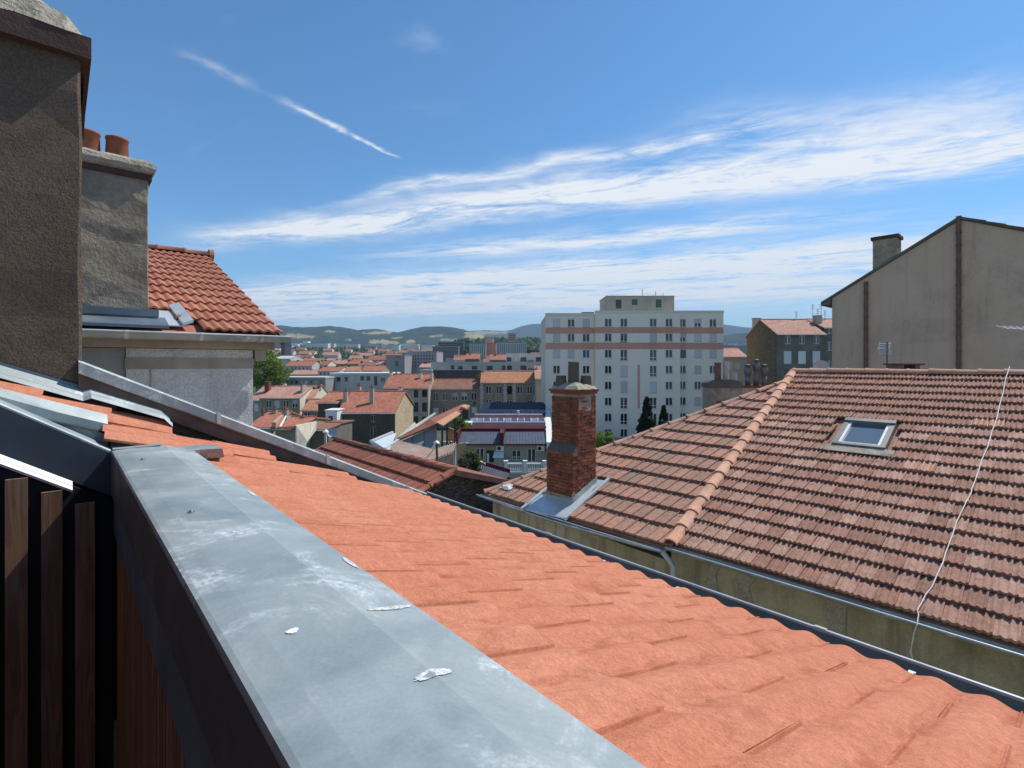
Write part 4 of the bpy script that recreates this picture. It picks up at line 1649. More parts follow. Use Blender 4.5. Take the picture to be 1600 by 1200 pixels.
# ragged tile ends along the right hand verge
for i in range(16):
    t = i / 16
    mb = MB()
    a = (3.0 - 10.6 * t, -6.80 + 4.9 * t)
    mb.prism([G(a[0] - .66, GV - .18, a[1] + .21), G(a[0] - .66, GV - .18, a[1] + .13), G(a[0] - .01, GV - .18, a[1] - .13), G(a[0] - .01, GV - .18, a[1] - .05)], EV * .3)
    mb.build('verge_tile', MAT['soot'], gb)
mb = MB()
mb.prism([G(9.15, GV - .1, -3.42), G(8.66, GV - .1, -3.75), G(8.66, GV - .1, -3.3), G(9.15, GV - .1, -3.28)], EV * 11)
mb.build('eave_soffit', MAT['fascia_brown'], gb)
for (px, h0, h1) in ((1353, -4.35, 5.0), (1498, -7.05, 5.0)):
    a = (px - 800) / F
    Yd = (GV - 0.12) / (VX * a + VY)
    u_ = UX * a * Yd + UY * Yd
    mb = MB()
    path, rad = [], []
    h = h1
    while h > h0:
        path += [G(u_, GV - .11, h), G(u_, GV - .11, max(h - 0.54, h0)), G(u_, GV - .11, max(h - 0.55, h0 - .01)), G(u_, GV - .11, max(h - 0.62, h0 - .02))]
        rad += [0.095, 0.095, 0.118, 0.118]
        h -= 0.63
    mb.tube(path, rad, 10)
    mb.build('flue_pipe', MAT['rust_pipe'], gb)
# stack on the rake
mb = MB()
mb.uvbox(5.70, 6.75, GV + .03, GV + 1.0, -6.55, -4.2)
stk = mb.build('chimney', MAT['render_grey'], gb)
mb = MB()
mb.uvbox(5.62, 6.83, GV - .05, GV + 1.08, -6.72, -6.55)
mb.build('cap', MAT['cap_dark'], stk)

# low brick flue box, aerials behind the ridge of the old tiled house
rb = thing('flue_box', 'small brown flue box with a slab lid just behind the tiled ridge', 'chimney', G(2.6, 15.3, 1.2))
mb = MB()
b0 = P(1421, 590, 13.2)
for dx0 in (-0.28, 0.16):
    mb = MB()
    mb.ab(b0.x + dx0, b0.x + dx0 + .12, 13.2, 13.6, CZ - 0.40, CZ - 0.04)
    mb.build('pier', MAT['fascia_brown'], rb)
mb = MB()
mb.ab(b0.x - .33, b0.x + .33, 13.1, 13.7, CZ - 0.04, CZ + 0.0)
mb.build('lid', MAT['cap_dark'], rb)
mb = MB()
mb.ab(b0.x - .31, b0.x + .31, 13.15, 13.65, CZ - 1.6, CZ - 0.24)
mb.build('base', MAT['brick'], rb)

an = thing('television_aerial', 'silver grid television aerial on a dark mast behind the tiled ridge', 'aerial', P(1386, 640, 14.0))
mb = MB()
mb.tube([P(1386, 650, 14.0), P(1386, 534, 14.0)], 0.02, 6)
mb.build('mast', MAT['mast_dark'], an)
mb = MB()
for k in range(6):
    y_ = 537 + k * 3.2
    mb.tube([P(1374 + (k % 2), y_, 13.8), P(1392, y_, 14.1)], 0.012, 5)
for x_ in (1375, 1391):
    mb.tube([P(x_, 534, 14.0), P(x_ - 2, 544, 14.0), P(x_, 555, 14.0)], 0.012, 5)
mb.tube([P(1372, 544.5, 13.6), P(1388, 544.5, 14.1)], 0.016, 5)
mb.build('reflector', MAT['antenna_metal'], an)
an = thing('yagi_aerial', 'slim white boom aerial reaching in front of the beige gable', 'aerial', G(-1.0, 15, 1.5))
mb = MB()
mb.tube([P(1567, 511.5, 11), P(1640, 515, 10.4)], 0.02, 6)
mb.build('boom', MAT['white_trim'], an)
mb = MB()
for k in range(7):
    c0 = P(1567 + k * 10.4, 511.5 + k * .5, 11 - k * .085)
    mb.tube([c0 - V3((0.05, .2, .05)), c0 + V3((.05, .2, .05))], 0.008, 5)
mb.build('element', MAT['antenna_metal'], an)
mb = MB()
mb.tube([P(1638, 505, 10.4), P(1638, 660, 10.4)], 0.022, 6)
mb.build('mast', MAT['mast_dark'], an)

plain('dish_pale', (0.42, 0.39, 0.35), .7, var=.2)
# twin rendered stacks with cowls behind the rake
tw = thing('chimney_stack', 'rendered chimney stack with rounded shoulders and three tall flues behind the raked ridge', 'chimney', P(1136, 720, 19))
Yt = 19.0
mb = MB()
a0, a1 = P(1110, 600, Yt).x, P(1160, 600, Yt).x
mb.ab(a0, a1, Yt, Yt + .8, CZ - 4.5, P(0, 604, Yt).z)
mb.build('shaft', MAT['render_grey'], tw)
mb = MB()
pr = []
for i in range(11):
    an_ = math.pi * i / 10
    pr.append(V3(((a0 + a1) / 2 + (a1 - a0) / 2 * 1.06 * math.cos(an_), Yt - .04, P(0, 606, Yt).z + 0.32 * max(0, math.sin(an_)) ** .55)))
mb.prism(pr, V3((0, .88, 0)))
mb.build('crown', MAT['soot'], tw)
for (px, top, wd, mt_) in ((1121.5, 566, 10, 'rust_pipe'), (1134.5, 564, 9, 'dish_pale'), (1147.5, 582, 8, 'dish_pale')):
    mb = MB()
    r_ = wd / 2 / F * Yt
    pot(mb, P(px, 597, Yt + .3), r_, r_, (597 - top) / F * Yt, 12)
    mb.build('flue', MAT[mt_], tw)
mb = MB()
mb.uvbox(0, 0, 0, 0, 0, 0) if False else mb.ab(P(1120, 0, Yt).x, P(1137, 0, Yt).x, Yt - .012, Yt + .01, P(0, 630, Yt).z, P(0, 627, Yt).z)
mb.build('exposed_brick', MAT['brick'], tw)
tw2 = thing('chimney_stack', 'wide low chimney stack topped by three grey metal wind cowls behind the raked ridge', 'chimney', P(1182, 720, 20))
Yt = 20.0
mb = MB()
mb.ab(P(1158, 0, Yt).x, P(1206, 0, Yt).x, Yt, Yt + .7, CZ - 4.5, P(0, 604, Yt).z)
mb.build('shaft', MAT['gable_render'], tw2)
mb = MB()
mb.ab(P(1157, 0, Yt).x, P(1207, 0, Yt).x, Yt - .03, Yt + .73, P(0, 606, Yt).z, P(0, 602.5, Yt).z)
mb.build('brick_course', MAT['brick'], tw2)
plain('cowl_metal', (0.17, 0.165, 0.155), 0.55, metal=0.3, var=.3)
for (px, top, bot) in ((1168, 569, 604), (1181.5, 561, 604), (1194, 569, 604)):
    mb = MB()
    c0 = P(px, bot, Yt + .35)
    z_ = lambda y_: P(0, y_, Yt).z
    r_ = 4.0 / F * Yt
    mb.tube([V3((c0.x, c0.y, z_(bot))), V3((c0.x, c0.y, z_(top + 18)))], r_, 12)
    mb.tube([V3((c0.x, c0.y, z_(top + 18))), V3((c0.x, c0.y, z_(top + 12))), V3((c0.x, c0.y, z_(top + 7))), V3((c0.x, c0.y, z_(top + 3)))], [r_ * 1.0, r_ * 1.5, r_ * 1.45, r_ * .9], 14)
    mb.tube([V3((c0.x, c0.y, z_(top + 3))), V3((c0.x, c0.y, z_(top + 1.5))), V3((c0.x, c0.y, z_(top)))], [r_ * 1.0, r_ * 1.55, r_ * .3], 14)
    mb.build('cowl', MAT['cowl_metal'], tw2, smooth=True)

# ================================================================== long brown roof below the party wall
BRV, BRH = 7.6, 2.8
br = thing('brown_roofed_house', 'low house with long brown tile courses and a dark stone gable under the zinc capping', 'house', G(14, 7.0, 14.0))
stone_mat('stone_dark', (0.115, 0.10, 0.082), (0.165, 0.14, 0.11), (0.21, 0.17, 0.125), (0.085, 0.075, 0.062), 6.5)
stone_mat('stone_sunlit', (0.60, 0.46, 0.28), (0.70, 0.55, 0.35), (0.46, 0.34, 0.20), (0.64, 0.53, 0.37), 4.2)  # bright copy of the rubble for the gable, sunlight put into the colour
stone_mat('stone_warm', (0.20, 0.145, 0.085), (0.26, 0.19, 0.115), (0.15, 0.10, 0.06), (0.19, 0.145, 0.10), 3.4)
bs = 0.41
mb = MB()
gpts = [(BRV, BRH + .06), (BRV - 4.2, BRH + 4.2 * bs + .06), (BRV - 4.2, 14.0), (BRV + 3.4, 14.0), (BRV + 3.4, BRH + 3.4 * .30 + .06)]
mb.prism([G(10.75, v, h) for v, h in gpts], EU * 7.3)
mb.build('wall', MAT['stone_dark'], br)
mb = MB()
mb.prism([G(10.6, BRV, BRH + .02), G(18.2, BRV, BRH + .02), G(18.2, BRV - 4.4, BRH + 4.4 * bs + .02), G(10.6, BRV - 4.4, BRH + 4.4 * bs + .02)], (0, 0, -.05))
mb.prism([G(10.6, BRV, BRH + .02), G(18.2, BRV, BRH + .02), G(18.2, BRV + 3.6, BRH + 3.6 * .3 + .02), G(10.6, BRV + 3.6, BRH + 3.6 * .3 + .02)], (0, 0, -.05))
roof_b = mb.build('roof', MAT['tile_brown'], br)
ey = (G(0, BRV, BRH) - G(0, BRV - 4.4, BRH + 4.4 * bs)).normalized()
ez = (-EU).cross(ey).normalized()
me_b = tile_mesh('long_roof_tile', 0.30, 0.60, lambda t: 0.006 * math.sin(t * 12) + (0.012 if t > .9 else 0), MAT['tile_brown'], n=6, lip=0.07, th=0.06)
for r_ in range(8):
    uu = 18.1 - (r_ % 2) * .15
    while uu > 10.7:
        o_ = G(uu, BRV - 4.4, BRH + 4.4 * bs) + ey * (0.585 * r_)
        if r_ >= 1:
            inst('roof_tile', me_b, roof_b, frame(o_ + ez * R.uniform(0, .008), -EU, ey, ez) @ Matrix.Rotation(R.uniform(-.01, .01), 4, 'Z'))
        uu -= 0.30
ridge_run('ridge', roof_b, lambda t: G(10.6 + 7.6 * t, BRV, BRH - .04), 18, 0.11, MAT['tile_brown'])
ridge_run('verge', roof_b, lambda t: G(10.62, BRV - 4.4 * (1 - t), BRH + 4.4 * bs * (1 - t) - .05), 12, 0.10, MAT['tile_brown'])
mb = MB()
mb.prism([G(10.58, BRV, BRH - .05), G(10.58, BRV + 3.6, BRH + 3.6 * .3 - .05), G(10.58, BRV + 3.6, BRH + 3.6 * .3 + .10), G(10.58, BRV, BRH + .10)], EU * .25)
mb.build('verge_board', MAT['rust_pipe'], br)

# ================================================================== the town
render_wall('w_stone_grey', (0.27, 0.23, 0.165), (0.36, 0.31, 0.23), 0.8, 8, 0.6, 0.03, 0.2, (0.11, 0.095, 0.075), 0.35, grain_amt=.12)
render_wall('w_cream', (0.66, 0.59, 0.45), (0.76, 0.69, 0.55), 0.6, 8, 0.4, 0.02, 0.55, (0.22, 0.19, 0.14), 0.3)
render_wall('w_pale', (0.46, 0.44, 0.40), (0.56, 0.54, 0.50), 0.5, 8, 0.3, 0.02, 0.15, (0.3, 0.28, 0.25), 0.2)
render_wall('w_beige', (0.36, 0.33, 0.27), (0.43, 0.40, 0.33), 0.6, 10, 0.3, 0.02, 0.2, (0.2, 0.18, 0.15), 0.3)
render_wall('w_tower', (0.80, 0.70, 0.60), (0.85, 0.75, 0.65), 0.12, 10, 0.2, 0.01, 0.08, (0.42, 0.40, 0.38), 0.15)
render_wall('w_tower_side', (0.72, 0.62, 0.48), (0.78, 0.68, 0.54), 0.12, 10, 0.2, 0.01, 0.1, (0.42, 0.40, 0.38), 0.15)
render_wall('w_salmon', (0.60, 0.28, 0.21), (0.65, 0.32, 0.25), 0.15, 10, 0.2, 0.01)
render_wall('w_dark', (0.14, 0.125, 0.105), (0.20, 0.18, 0.15), 0.5, 10, 0.3, 0.02, 0.2)
render_wall('w_grey', (0.26, 0.25, 0.25), (0.33, 0.32, 0.31), 0.15, 6, 0.2, 0.02)
render_wall('w_mauve', (0.30, 0.27, 0.28), (0.37, 0.33, 0.33), 0.1, 6, 0.2, 0.02)
roof_far('r_red', (0.38, 0.145, 0.09), (0.45, 0.185, 0.115), (0.25, 0.10, 0.065))
roof_far('r_orange', (0.43, 0.19, 0.105), (0.48, 0.235, 0.135), (0.32, 0.13, 0.075))
roof_far('r_brown', (0.26, 0.125, 0.085), (0.32, 0.16, 0.11), (0.17, 0.09, 0.065))
roof_far('r_pink', (0.46, 0.24, 0.175), (0.53, 0.30, 0.22), (0.36, 0.19, 0.13))
plain('frame_white', (0.74, 0.74, 0.72), 0.4, var=.06)
plain('frame_grey', (0.40, 0.40, 0.40), 0.4, var=.06)
plain('shutter_grey', (0.55, 0.54, 0.56), 0.5, var=.05, obj_var=.12)
plain('shutter_white', (0.70, 0.70, 0.70), 0.5, var=.05, obj_var=.1)
plain('shutter_blue', (0.15, 0.19, 0.25), 0.5, var=.1)
glass_mat('glass_dark', (0.035, 0.036, 0.04), 0.06)
glass_mat('glass_blue', (0.05, 0.09, 0.18), 0.05)
plain('roof_blue', (0.008, 0.020, 0.055), 0.75, spec=.15, var=.35, scale=.6)
plain('roof_purple', (0.065, 0.022, 0.034), 0.7, spec=.2, var=.25, scale=.8)
plain('roof_maroon', (0.12, 0.018, 0.018), 0.7, spec=.2, var=.2, scale=.8)
plain('roof_steel', (0.085, 0.105, 0.14), 0.6, spec=.25, var=.15, scale=1.0)
plain('white_paint', (0.80, 0.80, 0.78), 0.6, var=.08)
plain('fibre_cement', (0.33, 0.235, 0.19), 0.9, var=.2, scale=1.2)
plain('slate_dark', (0.045, 0.048, 0.055), 0.6, var=.25, scale=.5)
plain('pine_plank', (0.52, 0.26, 0.13), 0.7, var=.2)
plain('dish_grey', (0.42, 0.42, 0.43), 0.5)


def unit_box():
    mb_ = MB()
    mb_.ab(0, 1, 0, 1, 0, 1)
    return mb_


def wall_open(mb_, x0, x1, z0, z1, y, ops, depth=0.16):
    """front wall in plane y facing -y with real openings and reveals"""
    xs_ = sorted(set([x0, x1] + [c_ for o in ops for c_ in (o[0], o[1])]))
    zs_ = sorted(set([z0, z1] + [c_ for o in ops for c_ in (o[2], o[3])]))
    for i in range(len(xs_) - 1):
        for j in range(len(zs_) - 1):
            cx_, cz_ = (xs_[i] + xs_[i + 1]) / 2, (zs_[j] + zs_[j + 1]) / 2
            if any(o[0] < cx_ < o[1] and o[2] < cz_ < o[3] for o in ops):
                continue
            mb_.poly((xs_[i], y, zs_[j]), (xs_[i + 1], y, zs_[j]), (xs_[i + 1], y, zs_[j + 1]), (xs_[i], y, zs_[j + 1]))
    for (a, b_, c_, d) in ops:
        mb_.poly((a, y, c_), (a, y, d), (a, y + depth, d), (a, y + depth, c_))
        mb_.poly((b_, y, d), (b_, y, c_), (b_, y + depth, c_), (b_, y + depth, d))
        mb_.poly((a, y, d), (b_, y, d), (b_, y + depth, d), (a, y + depth, d))
        mb_.poly((b_, y, c_), (a, y, c_), (a, y + depth, c_), (b_, y + depth, c_))


PANES, FRAMES, SHUTS, SILLS = {}, {}, {}, {}


def window(parent, x0, x1, z0, z1, y, style='O', fmat='frame_white', depth=0.14, sill=True):
    """pane in the reveal, with frame, mullion, sill or roller shutter as sub-parts (local coordinates)"""
    w_, h_ = x1 - x0, z1 - z0
    key = (round(w_, 2), round(h_, 2))
    g_ = 'glass_blue' if style == 'B' else 'glass_dark'
    if (key, g_) not in PANES:
        mb_ = MB()
        mb_.ab(0, w_, 0.0, 0.02, 0, h_)
        PANES[(key, g_)] = mb_.mesh('pane_%.2f_%.2f' % key, MAT[g_])
    o = inst('window', PANES[(key, g_)], parent, Matrix.Translation((x0, y + depth - 0.015, z0)))
    o2 = o
    # sub-part origin follows the parent's root frame, so place them relative to the pane
    def sub(nm, me, dx_, dy_, dz_):
        c_ = bpy.data.objects.new(nm, me)
        col_main.objects.link(c_)
        c_.parent = o2
        c_.location = (dx_, dy_, dz_)
    if style in ('O', 'H', 'B', 'T'):
        fk = (key, fmat, style == 'T')
        if fk not in FRAMES:
            mb_ = MB()
            t = min(0.075, w_ * .09)
            mb_.ab(0, t, -.03, 0.0, 0, h_)
            mb_.ab(w_ - t, w_, -.03, 0.0, 0, h_)
            mb_.ab(t, w_ - t, -.03, 0.0, 0, t)
            mb_.ab(t, w_ - t, -.03, 0.0, h_ - t, h_)
            mb_.ab(w_ / 2 - t * .75, w_ / 2 + t * .75, -.032, 0.0, t, h_ - t)
            if style == 'T':
                mb_.ab(t, w_ - t, -.034, 0.0, h_ * .28 - t / 2, h_ * .28 + t / 2)
            FRAMES[fk] = mb_.mesh('frame_%.2f_%.2f' % key, MAT[fmat])
        sub('frame', FRAMES[fk], 0, 0, 0)
    if style in ('S', 'H', 'W'):
        k_ = {'S': 1.0, 'W': 1.0, 'H': 0.5}[style]
        sm_ = 'shutter_white' if (style == 'W' or fmat == 'frame_white_w') else 'shutter_grey'
        sk_ = (key, style)
        if sk_ not in SHUTS:
            mb_ = MB()
            z = h_
            while z > h_ * (1 - k_) + .02:
                s2 = max(z - 0.13, h_ * (1 - k_))
                mb_.box((0.02, -.06, s2 + .006), (w_ - .04, 0, 0), (0, .03, 0), (0, 0, z - s2 - .006))
                z = s2
            SHUTS[sk_] = mb_.mesh('shutter_%.2f_%.2f' % key, MAT[sm_])
        sub('shutter', SHUTS[sk_], 0, 0, 0)
    if sill:
        if key[0] not in SILLS:
            mb_ = MB()
            mb_.ab(-.05, w_ + .05, -depth - .06, -.035, -.07, -.002)
            SILLS[key[0]] = mb_.mesh('sill_%.2f' % key[0], MAT['w_grey'])
        sub('sill', SILLS[key[0]], 0, 0, 0)
    return o


def chimney_part(parent, x, y, z0, z1, w_=0.55, d_=0.8, mat='w_beige', pots=2, potmat='pot_clay'):
    mb_ = MB()
    mb_.ab(x - w_ / 2, x + w_ / 2, y - d_ / 2, y + d_ / 2, z0, z1)
    c_ = mb_.build('chimney', MAT[mat], parent)
    mb_ = MB()
    mb_.ab(x - w_ / 2 - .06, x + w_ / 2 + .06, y - d_ / 2 - .06, y + d_ / 2 + .06, z1, z1 + .10)
    mb_.build('cap', MAT['soot'], c_)
    for i in range(pots):
        mb_ = MB()
        pot(mb_, (x, y + (i - (pots - 1) / 2) * .36, z1 + .1), .12, .10, .35, 8)
        mb_.build('pot', MAT[potmat], c_)
    return c_


def house(name, label, px0, px1, Y, eave, ridge, depth, wall, roof, wins=(), cat='house', group=None, zg=None, side=None, over=0.35, chims=(),
          flat=False, ridge_frac=0.5, thick=0.14, yaw=0.0, top_mat=None):
    """house with its front in the plane at depth Y; wins: (px, py, w px, h px, style[, frame])"""
    X0, X1 = (px0 - 800) / F * Y, (px1 - 800) / F * Y
    if zg is None:
        zg = terr((X0 + X1) / 2, Y) - 0.3
    ze = CZ + (568 - eave) / F * Y - zg
    W = X1 - X0
    rt = thing(name, label, cat, V3((X0, Y, zg)), group, yaw, local=True)
    ops = []
    for wn_ in wins:
        cx_ = (wn_[0] - 800) / F * Y - X0
        cz_ = CZ + (568 - wn_[1]) / F * Y - zg
        ww, hh = wn_[2] / F * Y, wn_[3] / F * Y
        ops.append((cx_ - ww / 2, cx_ + ww / 2, cz_ - hh / 2, cz_ + hh / 2))
    mb_ = MB()
    wall_open(mb_, 0, W, 0, ze, 0, ops)
    fw = mb_.build('front_wall', MAT[wall], rt)
    for wn_, o in zip(wins, ops):
        fm = wn_[5] if len(wn_) > 5 else 'frame_white'
        window(rt, o[0], o[1], o[2], o[3], 0, wn_[4], fm)
    mb_ = MB()
    sm_ = side or wall
    if flat:
        mb_.ab(0.004, W - .004, 0.17, depth, 0, ze - .001)
        mb_.build('side_wall', MAT[sm_], rt)
        mb_ = MB()
        mb_.ab(-.12, W + .12, -.14, depth + .12, ze, ze + .35)
        mb_.build('parapet', MAT[top_mat or wall], rt)
        return rt, (X0, Y, zg, W, ze, ze)
    yr = depth * ridge_frac
    zr = CZ + (568 - ridge) / F * (Y + yr) - zg
    mb_.prism([(0.003, 0.17, 0), (0.003, 0.17, ze - .002), (0.003, yr, zr - .04), (0.003, depth, ze - .002), (0.003, depth, 0)], (W - .006, 0, 0))
    mb_.build('side_wall', MAT[sm_], rt)
    s_ = (zr - ze) / yr
    s2 = (zr - ze) / (depth - yr)
    mb_ = MB()
    mb_.prism([(-.15, -over, ze - s_ * over), (-.15, yr, zr), (-.15, depth + over, ze - s2 * over), (-.15, depth + over, ze - s2 * over + thick), (-.15, yr, zr + thick), (-.15, -over, ze - s_ * over + thick)], (W + .3, 0, 0))
    rf = mb_.build('roof', MAT[roof], rt)
    mb_ = MB()
    mb_.tube([(-.15, yr, zr + thick), (W + .15, yr, zr + thick)], .13, 8)
    mb_.build('ridge', MAT[roof], rf)
    mb_ = MB()
    mb_.tube([(-.15, -over - .06, ze - s_ * over + .02), (W + .15, -over - .06, ze - s_ * over + .02)], .075, 6)
    mb_.build('gutter', MAT['zinc_bright' if wall != 'w_stone_grey' else 'zinc'], rf)
    for ch in chims:
        cx_ = (ch[0] - 800) / F * Y - X0
        fr = ch[2]
        yy = depth * fr
        zz = ze + (zr - ze) * min(fr / ridge_frac, (1 - fr) / (1 - ridge_frac))
        zt = CZ + (568 - ch[1]) / F * (Y + yy) - zg
        cx_ = (ch[0] - 800) / F * (Y + yy) - X0
        chimney_part(rt, cx_, yy, zz - .4, zt, *(ch[3:]))
    return rt, (X0, Y, zg, W, ze, zr)


# ---------------- apartment tower
TY = 84.0
tw_ = thing('apartment_tower', 'tall white apartment block with two salmon bands and a roof plant room', 'building', V3((P(853, 0, TY).x, TY, -0.3)), None, 0, local=True)
TX0 = P(853, 0, TY).x
tz = lambda py, y_=TY: CZ + (568 - py) / F * y_ + 0.3
tx = lambda px, y_=TY: (px - 800) / F * y_ - TX0
rowsT = [504, 527, 552.5, 577.5, 602.5, 627.5, 652.5, 677]
colsT = [870.5, 893.5, 917.2, 950.5, 975, 1020.8, 1045.6, 1069.4, 1093.6, 1117.6]
ST = ["SOSOOOOOHO", "SOOOOSOHSS", "SSBOOOODSS", "OOOOSOOOSO", "OOOOSSOOOO", "OOOOOOOOSO", "SOOOOOOOOO", "OOOOOOOOOO"]
secs = [(853, 930, 0.9, [0, 1, 2], 492), (930, 1063, 0.0, [3, 4, 5, 6], 489), (1063, 1134, 0.9, [7, 8, 9], 488)]
ww = 11.0 / F * TY
for (pa, pb, dy_, cs_, top) in secs:
    ops = []
    info = []
    for ri, ry in enumerate(rowsT):
        for ci in cs_:
            cxx = tx(colsT[ci])
            big = ci in (4, 5)
            hh = (17.5 if big else 12.6) / F * TY
            cz_ = tz(ry + (2.4 if big else 0))
            o = (cxx - ww / 2, cxx + ww / 2, cz_ - hh / 2, cz_ + hh / 2)
            ops.append(o)
            info.append((o, ST[ri][ci], big))
    mb = MB()
    wall_open(mb, tx(pa), tx(pb), 0, tz(top), dy_, ops, 0.2)
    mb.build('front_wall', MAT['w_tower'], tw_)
    for (o, s_, big) in info:
        st = s_
        if big and s_ == 'O':
            st = 'T'
        window(tw_, o[0], o[1], o[2], o[3], dy_, st, 'frame_white', 0.18)
    # salmon bands, broken round nothing: they run between the window rows
    for (ya, yb) in ((511.2, 520.6), (535.2, 545.6)):
        mb = MB()
        mb.ab(tx(pa) - .004, tx(pb) + .004, dy_ - .025, dy_ + .02, tz(yb), tz(ya))
        mb.build('band', MAT['w_salmon'], tw_)
    mb = MB()
    mb.ab(tx(pa) - .05, tx(pb) + .05, dy_ - .10, dy_ + .3, tz(top), tz(top - 3.6))
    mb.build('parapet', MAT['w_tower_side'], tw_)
mb = MB()
mb.ab(tx(853) + .01, tx(930), 1.12, 14, 0, tz(492) - .01)
mb.ab(tx(930) + .005, tx(1063) - .005, 0.22, 14, 0, tz(490))
mb.ab(tx(1063), tx(1134) - .01, 1.12, 14, 0, tz(489))
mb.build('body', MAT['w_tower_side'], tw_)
mb = MB()
mb.ab(tx(996.2), tx(999.8), -.02, .02, tz(638), tz(570))
mb.build('stripe', MAT['w_salmon'], tw_)
mb = MB()
x0_, x1_ = tx(948, 87), tx(1053.5, 87)
oo = []
for (px, py, w_, h_) in ((966.5, 475, 9, 13.5), (991.5, 472, 9, 9), (1029, 474, 9, 12.5)):
    oo.append((tx(px - w_ / 2, 87), tx(px + w_ / 2, 87), tz(py + h_ / 2, 87), tz(py - h_ / 2, 87)))
wall_open(mb, x0_, x1_, tz(490, 87), tz(463, 87), 3.0, oo, .25)
pl_ = mb.build('plant_room', MAT['w_beige'], tw_)
mb = MB()
mb.ab(x0_ + .01, x1_ - .01, 3.26, 10, tz(492, 87), tz(463.2, 87))
mb.ab(x0_ - .1, x1_ + .1, 2.9, 10.1, tz(463, 87), tz(462, 87))
mb.build('plant_room_body', MAT['w_beige'], tw_)
plain('louvre_green', (0.03, 0.11, 0.085), .5)
for i, o in enumerate(oo):
    mb = MB()
    mb.ab(o[0], o[1], 3.22, 3.25, o[2], o[3])
    w0 = mb.build('louvre', MAT['louvre_green' if i != 0 else 'slate_dark'], tw_)
    mb = MB()
    k = 4
    for j in range(1, k):
        zz = o[2] + (o[3] - o[2]) * j / k
        mb.ab(o[0], o[1], 3.16, 3.215, zz - .03, zz + .03)
    mb.build('blade', MAT['shutter_blue'], w0)
mb = MB()
mb.ab(tx(911), tx(930), 1.2, 4, tz(489), tz(486.5))
mb.build('roof_hatch', MAT['slate_dark'], tw_)
for (px, t_) in ((1003.5, 451), (1024.5, 455), (1036, 458)):
    mb = MB()
    mb.tube([(tx(px, 90), 6, tz(463, 90)), (tx(px, 90), 6, tz(t_, 90))], .05, 5)
    mb.build('roof_aerial', MAT['mast_dark'], tw_)

# ---------------- building right of the tower: stone gable, dark front
w3 = []
for px in (1231, 1253.5, 1276):
    w3.append((px, 531, 9.5, 13, 'O'))
    w3.append((px, 558.5, 12.5, 20, 'W'))
    w3.append((px, 590, 13, 26, 'D'))
hb, inf = house('stone_gable_house', 'dark fronted house with white shutters and a brown stone gable beside the tower', 1213, 1287, 78, 521, 500.5, 9.8, 'w_dark', 'r_pink', w3, side='stone_warm',
                chims=((1277, 494, .35, 1.0, .9, 'w_beige', 0), (1182, 498, .9, 1.2, .7, 'w_beige', 0)), over=.5)
rt, inf = house('narrow_house', 'narrow house with brown framed windows squeezed between stone house and beige gable', 1287, 1330, 79, 512, 500, 9, 'w_dark', 'r_pink',
                [(1296, 517, 7, 9, 'O'), (1296, 541, 7, 14, 'O'), (1296, 572, 8, 16, 'O')])
for i, (px, top) in enumerate(((1244, 486), (1270, 475), (1278, 482), (1283, 474), (1289, 484))):
    a_t = thing('roof_aerial', 'thin television aerial on the pink tiled roof beside the beige gable', 'aerial', P(px, 500, 83), 'thin aerials on the pink roof')
    mb = MB()
    mb.tube([P(px, 503, 83), P(px, top, 83)], .035, 5)
    mb.build('mast', MAT['mast_dark'], a_t)
    mb = MB()
    for k in range(3):
        mb.tube([P(px - 3 + k * .4, top + 2 + k * 3, 83), P(px + 3 - k * .4, top + 1.5 + k * 3, 83)], .03, 4)
    mb.build('element', MAT['mast_dark'], a_t)


def dish(label, px, py, Y, r, mastpx, aim=(-.5, -.85, .2)):
    d = thing('satellite_dish', label, 'dish', P(px, py + 20, Y))
    aim = V3(aim).normalized()
    s1 = aim.cross(EZ).normalized()
    s2 = s1.cross(aim).normalized()
    c0 = P(px, py, Y)
    mb_ = MB()
    rows2 = []
    for i in range(6):
        rr_ = r * i / 5
        rows2.append([c0 + s1 * rr_ * math.cos(t * math.pi / 10) + s2 * rr_ * math.sin(t * math.pi / 10) + aim * (.35 * rr_ * rr_ / r) for t in range(21)])
    mb_.grid(rows2)
    mb_.build('reflector', MAT['dish_grey'], d, smooth=True)
    mb_ = MB()
    mb_.tube([c0 - s2 * r, c0 - s2 * r * .5 + aim * r * .9], r * .04, 5)
    mb_.tube([c0 - s2 * r * .5 + aim * r * .85, c0 - s2 * r * .5 + aim * r * 1.0], r * .1, 6)
    mb_.build('feed_arm', MAT['white_trim'], d)
    mb_ = MB()
    mb_.tube([c0 - aim * .05 * r, c0 - aim * .2 * r, V3((c0.x, c0.y, c0.z - r * 2.6)) - aim * .2 * r], r * .06, 6)
    mb_.build('mast', MAT['mast_dark'], d)


dish('grey satellite dish standing behind the end of the tiled ridge', 1283, 575, 20.0, 0.30, 1286)

house('low_house', 'low pale stone house with pink roof seen between tower and stone gable', 1120, 1166, 98, 557, 545, 8, 'w_beige', 'r_pink', [(1141, 572, 7, 11, 'S'), (1153, 572, 8, 11, 'S'), (1128, 572, 7, 11, 'O')])
house('distant_shed', 'flat grey shed on the far slope right of the tower', 1130, 1170, 300, 541, 541, 20, 'w_grey', 'r_brown', flat=True)

